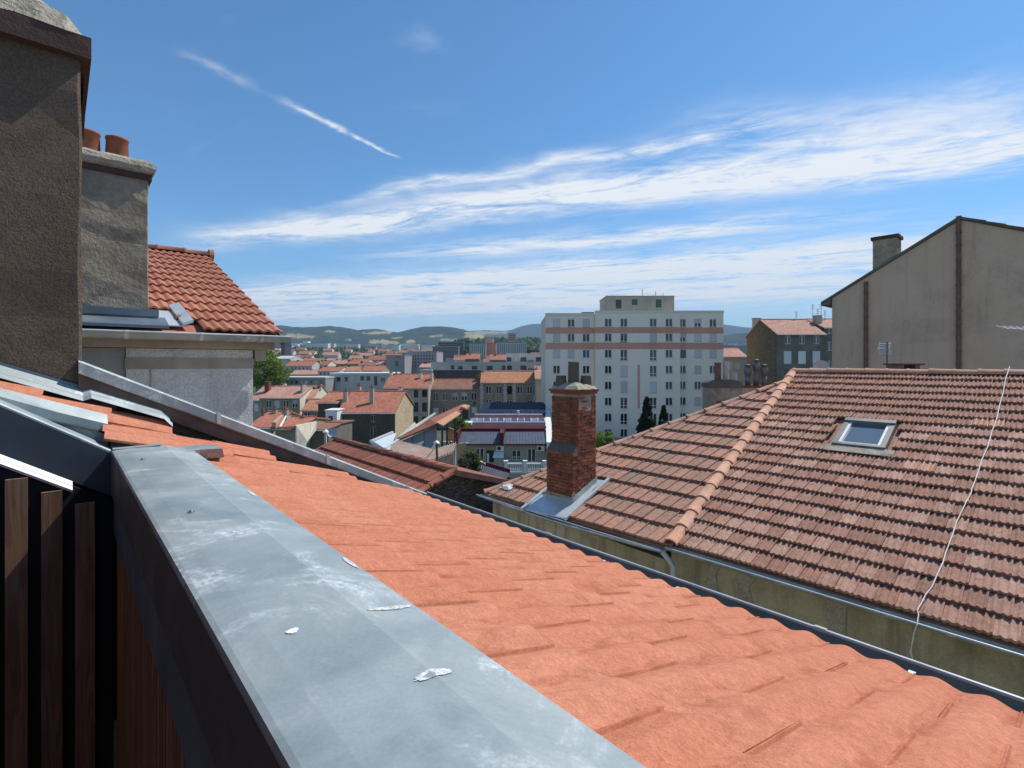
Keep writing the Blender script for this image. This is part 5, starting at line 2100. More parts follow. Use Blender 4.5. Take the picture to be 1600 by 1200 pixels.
# ---------------- houses in the middle distance
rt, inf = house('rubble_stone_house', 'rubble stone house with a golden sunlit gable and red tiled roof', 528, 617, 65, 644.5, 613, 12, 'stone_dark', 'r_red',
                [(583, 654, 8, 10, 'O', 'frame_grey'), (583, 677, 9, 21, 'O', 'frame_grey')], side='stone_sunlit',
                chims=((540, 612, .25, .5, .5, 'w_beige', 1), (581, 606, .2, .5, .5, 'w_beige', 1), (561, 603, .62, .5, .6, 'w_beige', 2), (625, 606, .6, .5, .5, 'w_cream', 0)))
mb = MB()
mb.ab(6.95, 7.15, -.06, .2, 0, inf[4] - .1)
mb.build('downpipe', MAT['rust_pipe'], rt)
rt, inf = house('rubble_stone_wing', 'darker set back wing left of the rubble stone house', 497, 528, 67, 629, 614, 9, 'stone_dark', 'r_red', [(514, 653, 4, 8, 'D')])
# white bay
bay = thing('white_bay', 'tall white rendered bay with one dark window against the stone house', 'bay', P(518, 740, 63))
mb = MB()
xa, xb = P(508.5, 0, 63).x, P(526, 0, 63).x
wz = lambda py, Y: CZ + (568 - py) / F * Y
tmp = MB()
wall_open(mb, xa, xb, 0, wz(642, 63), 63, [(P(513, 0, 63).x, P(520, 0, 63).x, wz(678, 63), wz(650, 63))], .15)
mb.ab(xa + .01, xb - .01, 63.16, 65.5, 0, wz(642, 63) - .01)
mb.build('wall', MAT['white_paint'], bay)
mb = MB()
mb.ab(P(513, 0, 63).x, P(520, 0, 63).x, 63.12, 63.15, wz(678, 63), wz(650, 63))
mb.build('window', MAT['glass_dark'], bay)
mb = MB()
mb.ab(xa - .1, xb + .1, 62.9, 65.6, wz(642, 63), wz(640.5, 63))
mb.build('roof', MAT['white_paint'], bay)
dish('pale satellite dish below the white bay', 519, 676, 50, .5, 519, (.3, -.9, .3))
fl_ = thing('flue', 'pale flue with a conical white cowl in front of the white bay', 'chimney', P(509, 760, 48))
mb = MB()
mb.tube([P(509, 730, 48), P(509, 677, 48)], .12, 8)
mb.build('pipe', MAT['w_cream'], fl_)
mb = MB()
mb.tube([P(509, 676, 48), P(509, 674, 48), P(509, 670.5, 48)], [.28, .26, .02], 10)
mb.build('cowl', MAT['white_paint'], fl_)

W_ = [(419.5, 631.5, 8.5, 12.5, 'O'), (432.5, 631.5, 8.5, 12, 'S'), (446.5, 631.5, 8.5, 12.5, 'O'), (460.5, 631, 8.5, 12.5, 'H'), (461, 651, 9, 9, 'O'), (432, 651, 8, 9, 'O')]
house('stone_house', 'greenish stone house with four upper windows and broad pink red roof', 408, 468, 85, 622, 604.5, 11, 'w_stone_grey', 'r_pink', W_, side='w_cream',
      chims=((418.5, 597, .35, .75, .9, 'brick', 0), (445, 599, .6, .5, .5, 'w_cream', 1), (474, 601, .25, .35, 1.6, 'w_beige', 0)))
house('side_house', 'small pale house with closed shutter tucked left of the greenish stone house', 390, 408, 86, 625, 605, 10, 'w_beige', 'r_pink', [(400, 637, 7, 12, 'W')])
house('party_house', 'cream gabled house with a tall dark chimney breast beside the greenish stone house', 478, 489, 88, 622, 603, 8, 'w_cream', 'r_pink',
      chims=((495, 601, .4, .6, .5, 'w_cream', 2), (499, 603, .4, .5, .5, 'w_dark', 1)))
house('cottage', 'cottage with white windows under a sloping orange roof beside the cream gable', 472, 505, 80, 641, 625, 7, 'w_stone_grey', 'r_orange', [(480, 648.5, 9, 9, 'O'), (494.5, 648.5, 8, 9, 'O')])
house('low_red_house', 'low house with red roof and chimneys behind the white valley flashing', 388, 424, 52, 668, 645, 9, 'w_beige', 'r_red', chims=((411, 643, .35, .18, .18, 'rust_pipe', 1), (430, 640, .45, .35, .4, 'w_beige', 1)))
house('low_red_house', 'low house with banded red roof next to the stained cream wall', 430, 466, 49, 670, 653.5, 8, 'w_stone_grey', 'r_red', chims=((473, 653, .45, .4, .3, 'w_cream', 1), (446, 640, .6, .5, .5, 'w_beige', 2)))
vl = thing('valley_flashing', 'white zinc valley strip between two low red roofs', 'flashing', P(440, 700, 48))
mb = MB()
mb.prism([P(436, 668, 47.5), P(439, 668, 47.5), P(448, 651, 53), P(446, 651, 53)], (0, 0, .12))
mb.build('strip', MAT['white_paint'], vl)
mb = MB()
mb.prism([P(425, 660, 48.5), P(431, 660, 48.5), P(445, 646, 54), P(441, 646, 54)], (0, 0, -.5))
mb.build('gutter_wall', MAT['ridge_tile'], vl)
cw = thing('cream_wall', 'stained cream rendered wall with a slanted foot, sunlit, among low red roofs', 'wall', P(478, 760, 44))
mb = MB()
mb.prism([P(463, 665, 44), P(495, 659, 47), P(494, 672, 47), P(481, 690, 45), P(464, 720, 44)], V3((-.25, .3, 0)))
mb.build('wall', MAT['w_cream'], cw)
mb = MB()
mb.prism([P(430, 668, 44.5), P(463, 665.5, 44.2), P(463, 672, 44.2), P(452, 672, 44)], (0, .3, 0))
mb.build('coping', MAT['tile_brown'], cw)
house('dark_yard_house', 'dark walled lean-to between cream wall and white bay', 484, 512, 52, 672, 662, 8, 'w_dark', 'r_brown')

# ---------------- row of houses before the long block
lg = [(650, 615, 7, 12, 'D'), (663.5, 615, 8, 11, 'D'), (650, 636, 7, 15, 'D'), (663.5, 636, 8, 14, 'D'), (650, 658, 7, 15, 'D'), (663.5, 658, 8, 14, 'D'), (612, 613, 5, 5, 'D'), (629, 610, 4, 3, 'W')]
house('gallery_house', 'house with dark open galleries under a broad red roof with white trimmed chimneys', 600, 669, 104, 606, 585.5, 12, 'w_beige', 'r_red', lg,
      chims=((611, 582, .45, .5, .6, 'w_cream', 0), (619, 584.5, .5, .9, .5, 'w_cream', 3), (657, 583, .35, .6, .7, 'w_cream', 0), (674.5, 582, .3, .5, .8, 'w_cream', 0)))
wf = [(680.5, 620, 8, 12, 'O'), (695.5, 620, 8, 12, 'O'), (711, 620, 8.5, 12, 'H'), (725.5, 619.5, 9, 12.5, 'H'), (740.5, 619.5, 8.5, 12, 'O'), (681, 643, 9, 11, 'W'), (695.5, 643, 8.5, 11, 'O'), (711, 641, 8, 10, 'S'), (741, 641, 9, 9, 'W'), (741.5, 630.5, 3, 5, 'D')]
house('grey_stone_house', 'grey stone house with five upper windows and worn brown roof', 671.5, 750, 108, 607.5, 593, 9, 'w_stone_grey', 'r_brown', wf,
      chims=((750, 585, .5, .7, .9, 'w_beige', 2), (745, 588, .4, .5, .5, 'rust_pipe', 1)))
house('dark_mansard', 'long dark slate fronted attic storey behind the worn brown roof', 677, 752, 118, 580.5, 580, 10, 'slate_dark', 'slate_dark', flat=True, top_mat='slate_dark')
wg = [(763.5, 609, 8, 12, 'O'), (779.5, 609, 8, 12, 'O'), (796, 609.5, 8.5, 12.5, 'D'), (812.5, 609, 8, 12, 'O'), (827.5, 609, 8.5, 12, 'O'), (763.5, 629, 8, 10, 'B'), (779.5, 630, 8, 9, 'O'), (796, 630, 8, 9, 'O'), (827.5, 630, 8.5, 9, 'O')]
hq, inf = house('quoined_house', 'stone house with pale quoins, blue shutters and a smooth orange roof', 751.5, 837, 106, 597.5, 581, 9, 'w_stone_grey', 'r_orange', wg,
                chims=((838, 577, .4, .6, .9, 'rust_pipe', 1), (757, 578, .5, .4, .6, 'w_cream', 0)))
X0, Yq, zg, Wq, zeq, zrq = inf
for px in (758.6, 784.2, 807.6, 820.8, 833.5):
    mb = MB()
    cxx = (px - 800) / F * Yq - X0
    zc_ = CZ + (568 - 609) / F * Yq - zg
    mb.ab(cxx - .22, cxx + .22, -.05, -.004, zc_ - .85, zc_ + .85)
    mb.build('shutter_leaf', MAT['shutter_blue'], hq)
for px in (752.4, 789.5, 803.8, 836):
    for k in range(10):
        mb = MB()
        cxx = (px - 800) / F * Yq - X0
        w_ = .42 if k % 2 else .28
        z0 = zeq - .3 - k * .55
        mb.ab(cxx - w_, cxx + w_, -.035, -.003, z0 - .5, z0)
        mb.build('quoin', MAT['w_pale'], hq)
house('pink_roofed_house', 'narrow house with pink roof and a white trimmed chimney against the tower', 837, 853, 102, 591, 572.5, 9, 'w_beige', 'r_pink', chims=((841, 571, .4, .5, .7, 'white_paint', 0),))

# ---------------- long post-war blocks
wl = [(707, 574.5, 6, 8, 'D'), (719.5, 575, 7, 6.5, 'D'), (731, 574.5, 3, 6, 'S'), (741.5, 574.8, 9, 6.5, 'D'), (765, 574.8, 9.5, 6.5, 'D'), (772.5, 575, 4, 5, 'S'), (787, 574.5, 6.5, 6.8, 'D'), (796, 574.5, 7.5, 6.8, 'D'), (806.5, 575, 3, 6, 'S'), (818, 574.5, 9.5, 6.8, 'D'), (829, 576.5, 9, 1.6, 'D')]
house('long_block', 'long pale grey flat roofed block with a strip of dark windows behind the stone houses', 673, 852, 138, 567.5, 566, 12, 'w_pale', 'r_red', wl, flat=True, cat='building')
wl2 = [(795.5, 561.5, 7, 6.5, 'D'), (806.5, 562, 3, 6, 'S'), (818, 561.5, 9.5, 6.8, 'D'), (829, 564, 9, 1.6, 'D'), (842, 561.5, 9.5, 6.8, 'D')]
house('long_block', 'upper flat roofed block set back above the long grey block', 791, 854, 152, 554, 553, 10, 'w_pale', 'r_red', wl2, flat=True, cat='building')
house('annex_block', 'small pale block with a skylit glass roof left of the long grey block', 656, 674, 134, 580, 578, 12, 'w_pale', 'r_red', flat=True, cat='building')
house('red_roof_pair', 'red roofed house rising behind the long block with a chimney at its left', 727, 749, 175, 560.5, 553, 10, 'w_dark', 'r_red', chims=((728, 551, .5, .8, .8, 'w_dark', 0), (735, 551, .4, .5, .5, 'w_dark', 1)))
house('red_roof_pair', 'broken red roof with a white chimney behind the long block', 765, 790, 172, 562, 554.5, 10, 'w_dark', 'r_red', chims=((763, 557, .2, .7, .7, 'white_paint', 0), (774, 553, .4, .6, .6, 'w_dark', 1)))
wb = []
for ry in (556, 561, 566.5, 572):
    for i in range(9):
        wb.append((640.5 + i * 4.4, ry, 1.9, 2.4, 'D'))
house('grey_block', 'large mauve grey block with rows of small windows', 636, 682, 260, 550, 549, 25, 'w_mauve', 'r_red', wb, flat=True, cat='building')
house('grey_block', 'plain mauve grey block with one broad dark opening', 603, 632, 240, 556, 556, 25, 'w_mauve', 'r_red', [(621.5, 558, 9, 1.6, 'D'), (620, 568, 5, 8, 'D')], flat=True, cat='building')
wm = []
for i in range(13):
    wm.append((410 + i * 7.6, 597.5, 4.2, 5, 'OSDOWOODSWOSO'[i], 'frame_grey'))
house('low_office', 'long low grey office with a row of square windows before the red roofs', 399.5, 508, 125, 591.5, 591, 12, 'w_grey', 'r_red', wm, flat=True, cat='building', top_mat='w_pale')
wm = [(529, 592.5, 6, 7, 'D'), (541, 592.5, 5, 7, 'D'), (566, 591, 6, 7, 'D'), (575.5, 591, 6, 7, 'D'), (587, 595, 5, 14, 'D'), (598, 593, 7, 7, 'B')]
house('glazed_office', 'white framed modern office with dark glass bays in the middle distance', 516, 609, 132, 584.5, 584, 12, 'w_pale', 'r_red', wm, flat=True, cat='building', top_mat='white_paint')
house('white_shed', 'bright white low roof by the far trees', 428, 453, 250, 560.5, 556.5, 16, 'w_pale', 'w_pale')

# red roofs beyond
FL = ['broad red roofed house at the end of the glazed office', 'orange roofed house adjoining the broad red roofed one', 'red roofed house beside the plain mauve block', 'long red roof with dark dormers below the far trees', 'narrow brown roofed house right of the long red roof', 'wide pale pink roof directly behind the low office', 'pink roofed house behind the orange roofed one', 'small red roofed house touching the far pink roof', 'brown roofed house behind the red roof by the mauve block', 'little pink roofed house against the mauve block', 'red roof farther off below the lone white tower', 'pink roof farther off among the trees', 'red roof farther off left of the mauve blocks', 'pink roofed house at the skylit annex block', 'brown roofed house beside the bright white low roof']
far_list = [(497, 530, 185, 580, 573.5, 'r_red'), (530, 562, 190, 579.5, 573, 'r_orange'), (565, 597, 188, 579.5, 572, 'r_red'), (446, 487, 230, 571.5, 564.5, 'r_red'),
            (498, 512, 240, 570, 564, 'r_brown'), (452, 499, 205, 585, 578.5, 'r_pink'), (512, 540, 255, 568.5, 563, 'r_pink'), (541, 560, 250, 568.5, 564.5, 'r_red'),
            (562, 585, 235, 571, 566.5, 'r_brown'), (585, 600, 240, 569, 565, 'r_pink'), (470, 500, 300, 563.5, 560, 'r_red'), (505, 530, 310, 564, 560.5, 'r_pink'), (548, 575, 290, 565.5, 561.5, 'r_red'),
            (655, 672, 160, 574, 568.5, 'r_pink'), (420, 446, 260, 569, 564, 'r_brown')]
for i, (a, b_, Yd, ev, rg, rf) in enumerate(far_list):
    wv = [(a + 4 + k * 6.0, ev + 4.2, 2.2, 3.4, 'D') for k in range(int((b_ - a - 4) / 6))] if Yd < 245 else []
    house('distant_house', FL[i], a, b_, Yd, ev, rg, 12, R.choice(['w_beige', 'w_cream', 'w_stone_grey', 'w_pale']), rf, wv, group='distant tiled houses beyond the offices',
          chims=[(R.uniform(a + 2, b_ - 2), rg - 1.6, .5, .8, .8, R.choice(['w_beige', 'w_dark', 'brick']), 0) for _ in range(2)])
for i in range(85):
    Yd = R.uniform(330, 900)
    pxx = R.uniform(400, 860)
    wdt = R.uniform(9, 16)
    X = (pxx - 800) / F * Yd
    g0 = terr(X, Yd)
    hgt = R.uniform(7, 11)
    ev = 568 - (g0 + hgt - CZ) / Yd * F
    rg = 568 - (g0 + hgt + 3 - CZ) / (Yd + 5) * F
    house('far_house', 'small far off house with a tiled roof on the rising town slope', pxx, pxx + wdt / Yd * F, Yd, ev, rg, 10, R.choice(['w_cream', 'w_pale', 'w_beige', 'w_cream']), R.choice(['r_red', 'r_orange', 'r_pink', 'r_brown']), group='far off houses on the rising slope')
# far slabs
for (a, b_, Yd, tp, bs_, lab, mt_) in ((685, 724, 620, 535, 552, 'long dark block on the far slope', 'slate_dark'), (676, 716, 560, 542, 556, 'dark grey stepped block below the long dark block', 'w_dark'),
                                     (733, 759, 430, 538, 556, 'pale ribbed slab of flats left of the pink tower', 'w_pale'), (777, 823, 420, 535.5, 556, 'wide pale ribbed slab of flats right of the pink tower', 'w_pale'),
                                     (757.5, 770, 450, 528, 556, 'pink far tower between two pale slabs', 'w_salmon'), (754, 775, 440, 537, 540, 'flat pink wing across the pink tower', 'w_salmon'),
                                     (844, 856, 430, 536, 556, 'pale slab of flats beside the white tower', 'w_pale'), (473, 481, 1500, 533, 543, 'lone white tower on the wooded far slope', 'white_paint'),
                                     (794, 806, 800, 521.5, 531, 'pink house on the hilltop', 'w_salmon')):
    X0, X1 = (a - 800) / F * Yd, (b_ - 800) / F * Yd
    z1 = CZ + (568 - tp) / F * Yd
    z0 = min(terr(X0, Yd) - 1, z1 - 4)
    if lab.startswith('flat pink'):
        z0 = CZ + (568 - bs_) / F * Yd
        z0 = terr(X0, Yd)
    t_ = thing('far_block', lab, 'building', V3((X0, Yd, z0)))
    mb = MB()
    dep = 14 if Yd < 1000 else 20
    mb.ab(X0, X1, Yd, Yd + dep, z0, z1)
    mb.build('body', MAT[mt_], t_)
    mb = MB()
    mb.ab(X0 - .4, X1 + .4, Yd - .4, Yd + dep + .4, z1, z1 + .8)
    mb.build('parapet', MAT['w_grey'], t_)
    if 'ribbed' in lab:
        k = int((b_ - a) / 3.2)
        for i in range(k):
            xx = X0 + (X1 - X0) * (i + .3) / k
            mb = MB()
            mb.ab(xx, xx + (X1 - X0) / k * .4, Yd - .2, Yd - .02, z0, z1 - 1.0)
            mb.build('glazed_bay', MAT['shutter_blue'], t_)
    elif Yd > 500:
        for i in range(3):
            zz = z1 - (i + 1) * 3.2
            if zz > z0 + 1 and Yd < 1000:
                mb = MB()
                mb.ab(X0 + 1, X1 - 1, Yd - .15, Yd - .02, zz, zz + 1.3)
                mb.build('window_strip', MAT['glass_dark'], t_)

# far town: too many to count
mb = MB()
rr = random.Random(21)
plain('far_white', (0.62, 0.60, 0.56), .9, var=.3, scale=.02)
plain('far_red', (0.38, 0.17, 0.11), .9, var=.3, scale=.02)
plain('far_grey', (0.30, 0.30, 0.31), .9, var=.3, scale=.02)
for i in range(5200):
    Yd = 950 + 1900 * rr.random() ** 0.9
    pxx = rr.uniform(250, 1350)
    X = (pxx - 800) / F * Yd
    z = terr(X, Yd) if Yd < 2300 else terr(X, 2300)
    big = rr.random() < .12
    w_, h_, d_ = (rr.uniform(25, 60), rr.uniform(10, 22), 14) if big else (rr.uniform(8, 16), rr.uniform(5, 9), 10)
    mb.m = 2 if big and rr.random() < .5 else 0
    mb.ab(X, X + w_, Yd, Yd + d_, z - 8, z + h_)
    if not big:
        mb.m = 1
        mb.prism([(X - .4, Yd - .4, z + h_), (X - .4, Yd + d_ / 2, z + h_ + 2.6), (X - .4, Yd + d_ + .4, z + h_)], (w_ + .8, 0, 0))
o_ = mb.build('far_town', [MAT['far_white'], MAT['far_red'], MAT['far_grey']])
tag(o_, 'pale spread of far off town houses and blocks below the hills', 'town', kind='stuff')

# ---------------- trees


def crown(mb_, c0, rx, ry, rz, n_, size, seed, shape='round', clumps=26):
    """leaf faces gathered in clumps through the crown's volume"""
    rr_ = random.Random(seed)
    cl = []
    for i in range(clumps):
        a = rr_.uniform(0, 2 * math.pi)
        t = rr_.uniform(-1, 1)
        k = rr_.uniform(.45, .95)
        w_ = math.sqrt(max(0, 1 - t * t)) if shape == 'round' else max(.06, (1 - (t + 1) / 2) ** .75)
        cl.append((V3((math.cos(a) * w_ * rx * k, math.sin(a) * w_ * ry * k, t * rz * (.9 if shape == 'round' else 1))), rr_.uniform(.22, .42)))
    for i in range(n_):
        c_, s_ = rr_.choice(cl)
        kk = s_ * (1 if shape == 'round' else max(.45, 1.15 * (1 - (c_.z / rz + 1) / 2)))
        d = V3((rr_.gauss(0, 1), rr_.gauss(0, 1), rr_.gauss(0, 1)))
        d = d.normalized() * (rr_.random() ** .4)
        pt = V3(c0) + c_ + V3((d.x * rx * kk, d.y * ry * kk, d.z * rz * kk * (1 if shape == 'round' else .6)))
        nx = V3((rr_.uniform(-1, 1), rr_.uniform(-1, 1), rr_.uniform(-.3, 1))).normalized()
        a1 = nx.orthogonal().normalized()
        a2 = nx.cross(a1)
        s2 = size * rr_.uniform(.6, 1.4)
        mb_.poly(pt - a1 * s2, pt - a2 * s2 * .6, pt + a1 * s2, pt + a2 * s2 * .6)


leaf_mat('leaf_green', (0.13, 0.195, 0.028), (0.23, 0.32, 0.055))
leaf_mat('leaf_dark', (0.012, 0.028, 0.012), (0.028, 0.055, 0.020))
leaf_mat('leaf_olive', (0.09, 0.115, 0.035), (0.16, 0.185, 0.065))
leaf_mat('leaf_mid', (0.030, 0.065, 0.018), (0.065, 0.115, 0.030))
plain('bark', (0.085, 0.062, 0.045), .95, var=.3, scale=4)


def tree(name, label, px, py_mid, Y, rx, rz, leaf, n_=2600, size=.22, shape='round', cat='tree', seed=1, group=None, zg=None, clumps=26):
    c0 = P(px, py_mid, Y)
    if zg is None:
        zg = terr(c0.x, Y)
    t_ = thing(name, label, cat, V3((c0.x, Y, zg)), group)
    rr_ = random.Random(seed)
    mb_ = MB()
    tr_ = max(.05, rx * .09)
    mb_.tube([V3((c0.x, Y, zg)), V3((c0.x + rx * .03, Y, (zg + c0.z) / 2)), V3((c0.x, Y, c0.z)), V3((c0.x, Y, c0.z + rz * .5))], [tr_ * 1.5, tr_, tr_ * .7, tr_ * .2], 8)
    for i in range(6):
        a = i * 1.1
        zz = c0.z - rz * .5 + rz * .15 * i
        mb_.tube([V3((c0.x, Y, zz)), V3((c0.x + math.cos(a) * rx * .4, Y + math.sin(a) * rx * .4, zz + rz * .22)), V3((c0.x + math.cos(a) * rx * .75, Y + math.sin(a) * rx * .75, zz + rz * .4))], [tr_ * .5, tr_ * .3, tr_ * .1], 6)
    mb_.build('trunk', MAT['bark'], t_)
    mb_ = MB()
    crown(mb_, c0, rx, rx, rz, n_, size, seed, shape, clumps)
    mb_.build('crown', MAT[leaf], t_)
    return t_


tree('plane_tree', 'bright green rounded tree beside the pale roughcast house wall', 413, 576, 120, 5.0, 4.2, 'leaf_green', 5200, .30, seed=4, clumps=44)
tree('cypress', 'tall dark conifer in front of the white tower', 1010.5, 657, 72, 1.55, 3.2, 'leaf_dark', 9000, .2, 'cone', seed=7, clumps=90)
tree('cypress', 'shorter dark conifer right of the tallest one before the tower', 1037, 662, 73, 1.15, 2.6, 'leaf_dark', 6000, .19, 'cone', seed=8, clumps=70)
tree('shrub', 'mid green shrub at the foot of the shorter conifer', 1043, 678, 70, 1.7, 1.6, 'leaf_mid', 2400, .17, seed=9)
tree('shrub', 'fresh green shrub between brick chimney and conifers', 945, 695, 66, 2.0, 1.7, 'leaf_green', 3000, .17, seed=10)
tree('shrub', 'olive green bush in the yard beside the purple lean-to', 733, 727, 40, 1.0, 1.15, 'leaf_olive', 2600, .09, seed=12)
tree('shrub', 'small bright green bush behind the wooden canopy posts', 719, 661, 66, 1.3, 1.0, 'leaf_green', 1200, .15, seed=13, zg=8)
bw2 = thing('garden_wall', 'grey garden wall at the foot of the white tower', 'wall', P(965, 720, 78))
mb = MB()
mb.ab(P(900, 0, 78).x, P(1010, 0, 78).x, 78, 78.3, 0, P(0, 684, 78).z)
mb.build('wall', MAT['w_grey'], bw2)
mb = MB()
mb.ab(P(900, 0, 78).x, P(1010, 0, 78).x, 77.9, 78.4, P(0, 684, 78).z, P(0, 682.5, 78).z)
mb.build('coping', MAT['w_pale'], bw2)

# woodland on the far slopes: one mass
mb = MB()
rr = random.Random(5)
for i in range(9000):
    Yd = rr.uniform(380, 2700)
    zone = rr.random()
    if zone < .40:
        pxx = rr.gauss(480, 60)
        Yd = rr.uniform(500, 1700)
    elif zone < .55:
        pxx = rr.gauss(830, 45)
        Yd = rr.uniform(600, 1100)
    else:
        pxx = rr.uniform(250, 1350)
        Yd = rr.uniform(1100, 2800)
    X = (pxx - 800) / F * Yd
    z = terr(X, Yd)
    r_ = rr.uniform(3.0, 6.0) * (1 if Yd < 900 else 1.4)
    cc = V3((X, Yd, z + r_ * .8))
    if zone >= .40 and zone < .55:
        cc.z += 10 + (Yd - 600) * .03
    pts = []
    for a in range(6):
        an_ = a * math.pi / 3
        k = rr.uniform(.75, 1.2)
        pts.append(cc + V3((math.cos(an_) * r_ * k, math.sin(an_) * r_ * k, rr.uniform(-.25, .25) * r_)))
    top = cc + V3((rr.uniform(-.3, .3) * r_, 0, r_ * rr.uniform(.7, 1.2)))
    bot = cc - V3((0, 0, r_ * 4))
    b0 = len(mb.v)
    mb.v += pts + [top, bot]
    for a in range(6):
        mb.f.append((b0 + a, b0 + (a + 1) % 6, b0 + 6))
        mb.f.append((b0 + (a + 1) % 6, b0 + a, b0 + 7))
        mb.mi += [0, 0]
o_ = mb.build('woodland', MAT['leaf_mid'])
tag(o_, 'dark green woodland among far houses below the hills', 'woodland', kind='stuff')

# ---------------- sheds and yard between the houses
SZ = lambda py, Y: CZ + (568 - py) / F * Y


def slab(mb_, pts, th=.12):
    mb_.prism([V3(x) for x in pts], (0, 0, -th))


def seams(parent, a, b_, c_, d, k, mat, r=.03, nm='seam'):
    """raised seams on quad a-b (top), d-c (bottom)"""
    for i in range(k + 1):
        t = i / k
        mb_ = MB()
        mb_.tube([V3(a).lerp(V3(b_), t) + EZ * r * .5, V3(d).lerp(V3(c_), t) + EZ * r * .5], r, 5)
        mb_.build(nm, MAT[mat], parent)


ws = thing('blue_workshop', 'workshop with a dark blue stepped metal roof before the stone houses', 'workshop', P(800, 745, 74))
for i, (pxl, ya, yb, Ya, Yb_) in enumerate(((759, 628.5, 633, 92, 86), (753, 633, 638, 86, 80.5), (747, 638, 645, 80.5, 74))):
    mb = MB()
    x0a, x0b, x1a, x1b = P(pxl, 0, Ya).x, P(pxl, 0, Yb_).x, P(851, 0, Ya).x, P(852, 0, Yb_).x
    lift = .25 * (2 - i)
    slab(mb, [(x0b, Ya, SZ(ya, Ya)), (x1b, Ya, SZ(ya, Ya)), (x1b, Yb_, SZ(yb, Yb_)), (x0b, Yb_, SZ(yb, Yb_))], .35)
    rf = mb.build('roof', MAT['roof_blue'], ws)
    seams(rf, (x0b, Ya, SZ(ya, Ya)), (x1b, Ya, SZ(ya, Ya)), (x1b, Yb_, SZ(yb, Yb_)), (x0b, Yb_, SZ(yb, Yb_)), 14, 'roof_blue', .05)
mb = MB()
mb.ab(P(748, 0, 74).x + .2, P(851, 0, 74).x - .2, 74.3, 91, 0, SZ(645, 74) - .4)
mb.build('wall', MAT['w_grey'], ws)
mb = MB()
mb.tube([P(809.5, 650, 73), P(809.5, 643, 73)], .16, 8)
mb.tube([P(809.5, 642.5, 73), P(809.5, 641.5, 73)], .24, 8)
mb.build('vent', MAT['white_paint'], ws)

ps = thing('purple_shed', 'shed with purple roofs, white rooflight strip and maroon trims', 'shed', P(790, 745, 64))
xl, xr = P(735, 0, 66).x, P(853, 0, 66).x
mb = MB()
slab(mb, [(xl, 73.5, SZ(648, 73.5)), (xr, 73.5, SZ(648, 73.5)), (xr, 69.5, SZ(654, 69.5)), (xl, 69.5, SZ(654, 69.5))], .2)
slab(mb, [(xl, 68.2, SZ(660, 68.2)), (xr, 68.2, SZ(660, 68.2)), (xr, 65.5, SZ(667, 65.5)), (xl, 65.5, SZ(667, 65.5))], .2)
mb.build('roof', MAT['roof_purple'], ps)
mb = MB()
mb.ab(xl, xr, 68.3, 69.4, 0, SZ(658.5, 68.2))
mb.ab(xl + .2, xr, 65.6, 73.3, 0, SZ(668, 66) - .3)
mb.build('wall', MAT['roof_purple'], ps)
for i in range(11):
    xa = P(735 + i * 10.6, 0, 69).x
    xb = P(744 + i * 10.6, 0, 69).x
    mb = MB()
    mb.prism([(xa, 68.9, SZ(658.5, 68.9)), (xb, 68.9, SZ(658.5, 68.9)), (xb, 69.45, SZ(653.5, 69.45)), (xa, 69.45, SZ(653.5, 69.45))], (0, -.03, .03))
    pn = mb.build('rooflight', MAT['glass_sky_painted'], ps)
    mb = MB()
    mb.prism([(xb, 68.85, SZ(658.5, 68.9)), (xb + .16, 68.85, SZ(658.5, 68.9)), (xb + .16, 69.4, SZ(653.5, 69.45)), (xb, 69.4, SZ(653.5, 69.45))], (0, -.08, .08))
    mb.build('glazing_bar', MAT['shutter_grey'], pn)
mb = MB()
mb.ab(xl - .2, xr, 68.0, 68.5, SZ(660.5, 68.2), SZ(658.8, 68.2))
mb.ab(xl - .9, xl + .1, 66.5, 68.5, SZ(667, 68), SZ(658, 68.2))
mb.ab(xl, xr, 73.4, 73.8, SZ(648, 73.6), SZ(646.8, 73.6))
mb.build('white_ridge', MAT['white_paint'], ps)
xl2 = P(714.5, 0, 62).x
xr2 = P(853, 0, 62).x
mb = MB()
mb.ab(xl2, xr2, 64.3, 65.4, SZ(676, 64.8), SZ(668.5, 64.8))
mb.ab(P(713, 0, 61).x, P(716, 0, 61).x, 60.4, 64.5, SZ(694, 60.5), SZ(675, 60.5))
mb.ab(P(781, 0, 61).x, P(787, 0, 61).x, 60.3, 64.5, SZ(693, 60.5), SZ(676, 60.5))
mb.build('maroon_trim', MAT['roof_maroon'], ps)

gh = thing('grey_yard_house', 'single storey grey rendered house under two blue steel roof panels, with white doors', 'house', V3((P(728, 0, 61).x, 61, 0)), None, 0, local=True)
gx0 = P(728, 0, 61).x
gx = lambda px: (px - 800) / F * 61 - gx0
gz = lambda py: CZ + (568 - py) / F * 61
ops = [(gx(743.5), gx(756), gz(722), gz(700.5)), (gx(760), gx(772), gz(722), gz(703.5)), (gx(800), gx(814), gz(718.5), gz(703.5)), (gx(824.5), gx(837), gz(722), gz(701))]
mb = MB()
wall_open(mb, 0, gx(853), 0, gz(694), 0, ops, .18)
mb.ab(.01, gx(853) - .01, .19, 4.5, 0, gz(694) - .02)
mb.build('wall', MAT['w_beige'], gh)
for o, st, nm in zip(ops, ('O', 'D', 'T', 'O'), ('door', 'door', 'window', 'door')):
    window(gh, o[0], o[1], o[2], o[3], 0, st, 'frame_white', .15, sill=(nm == 'window'))
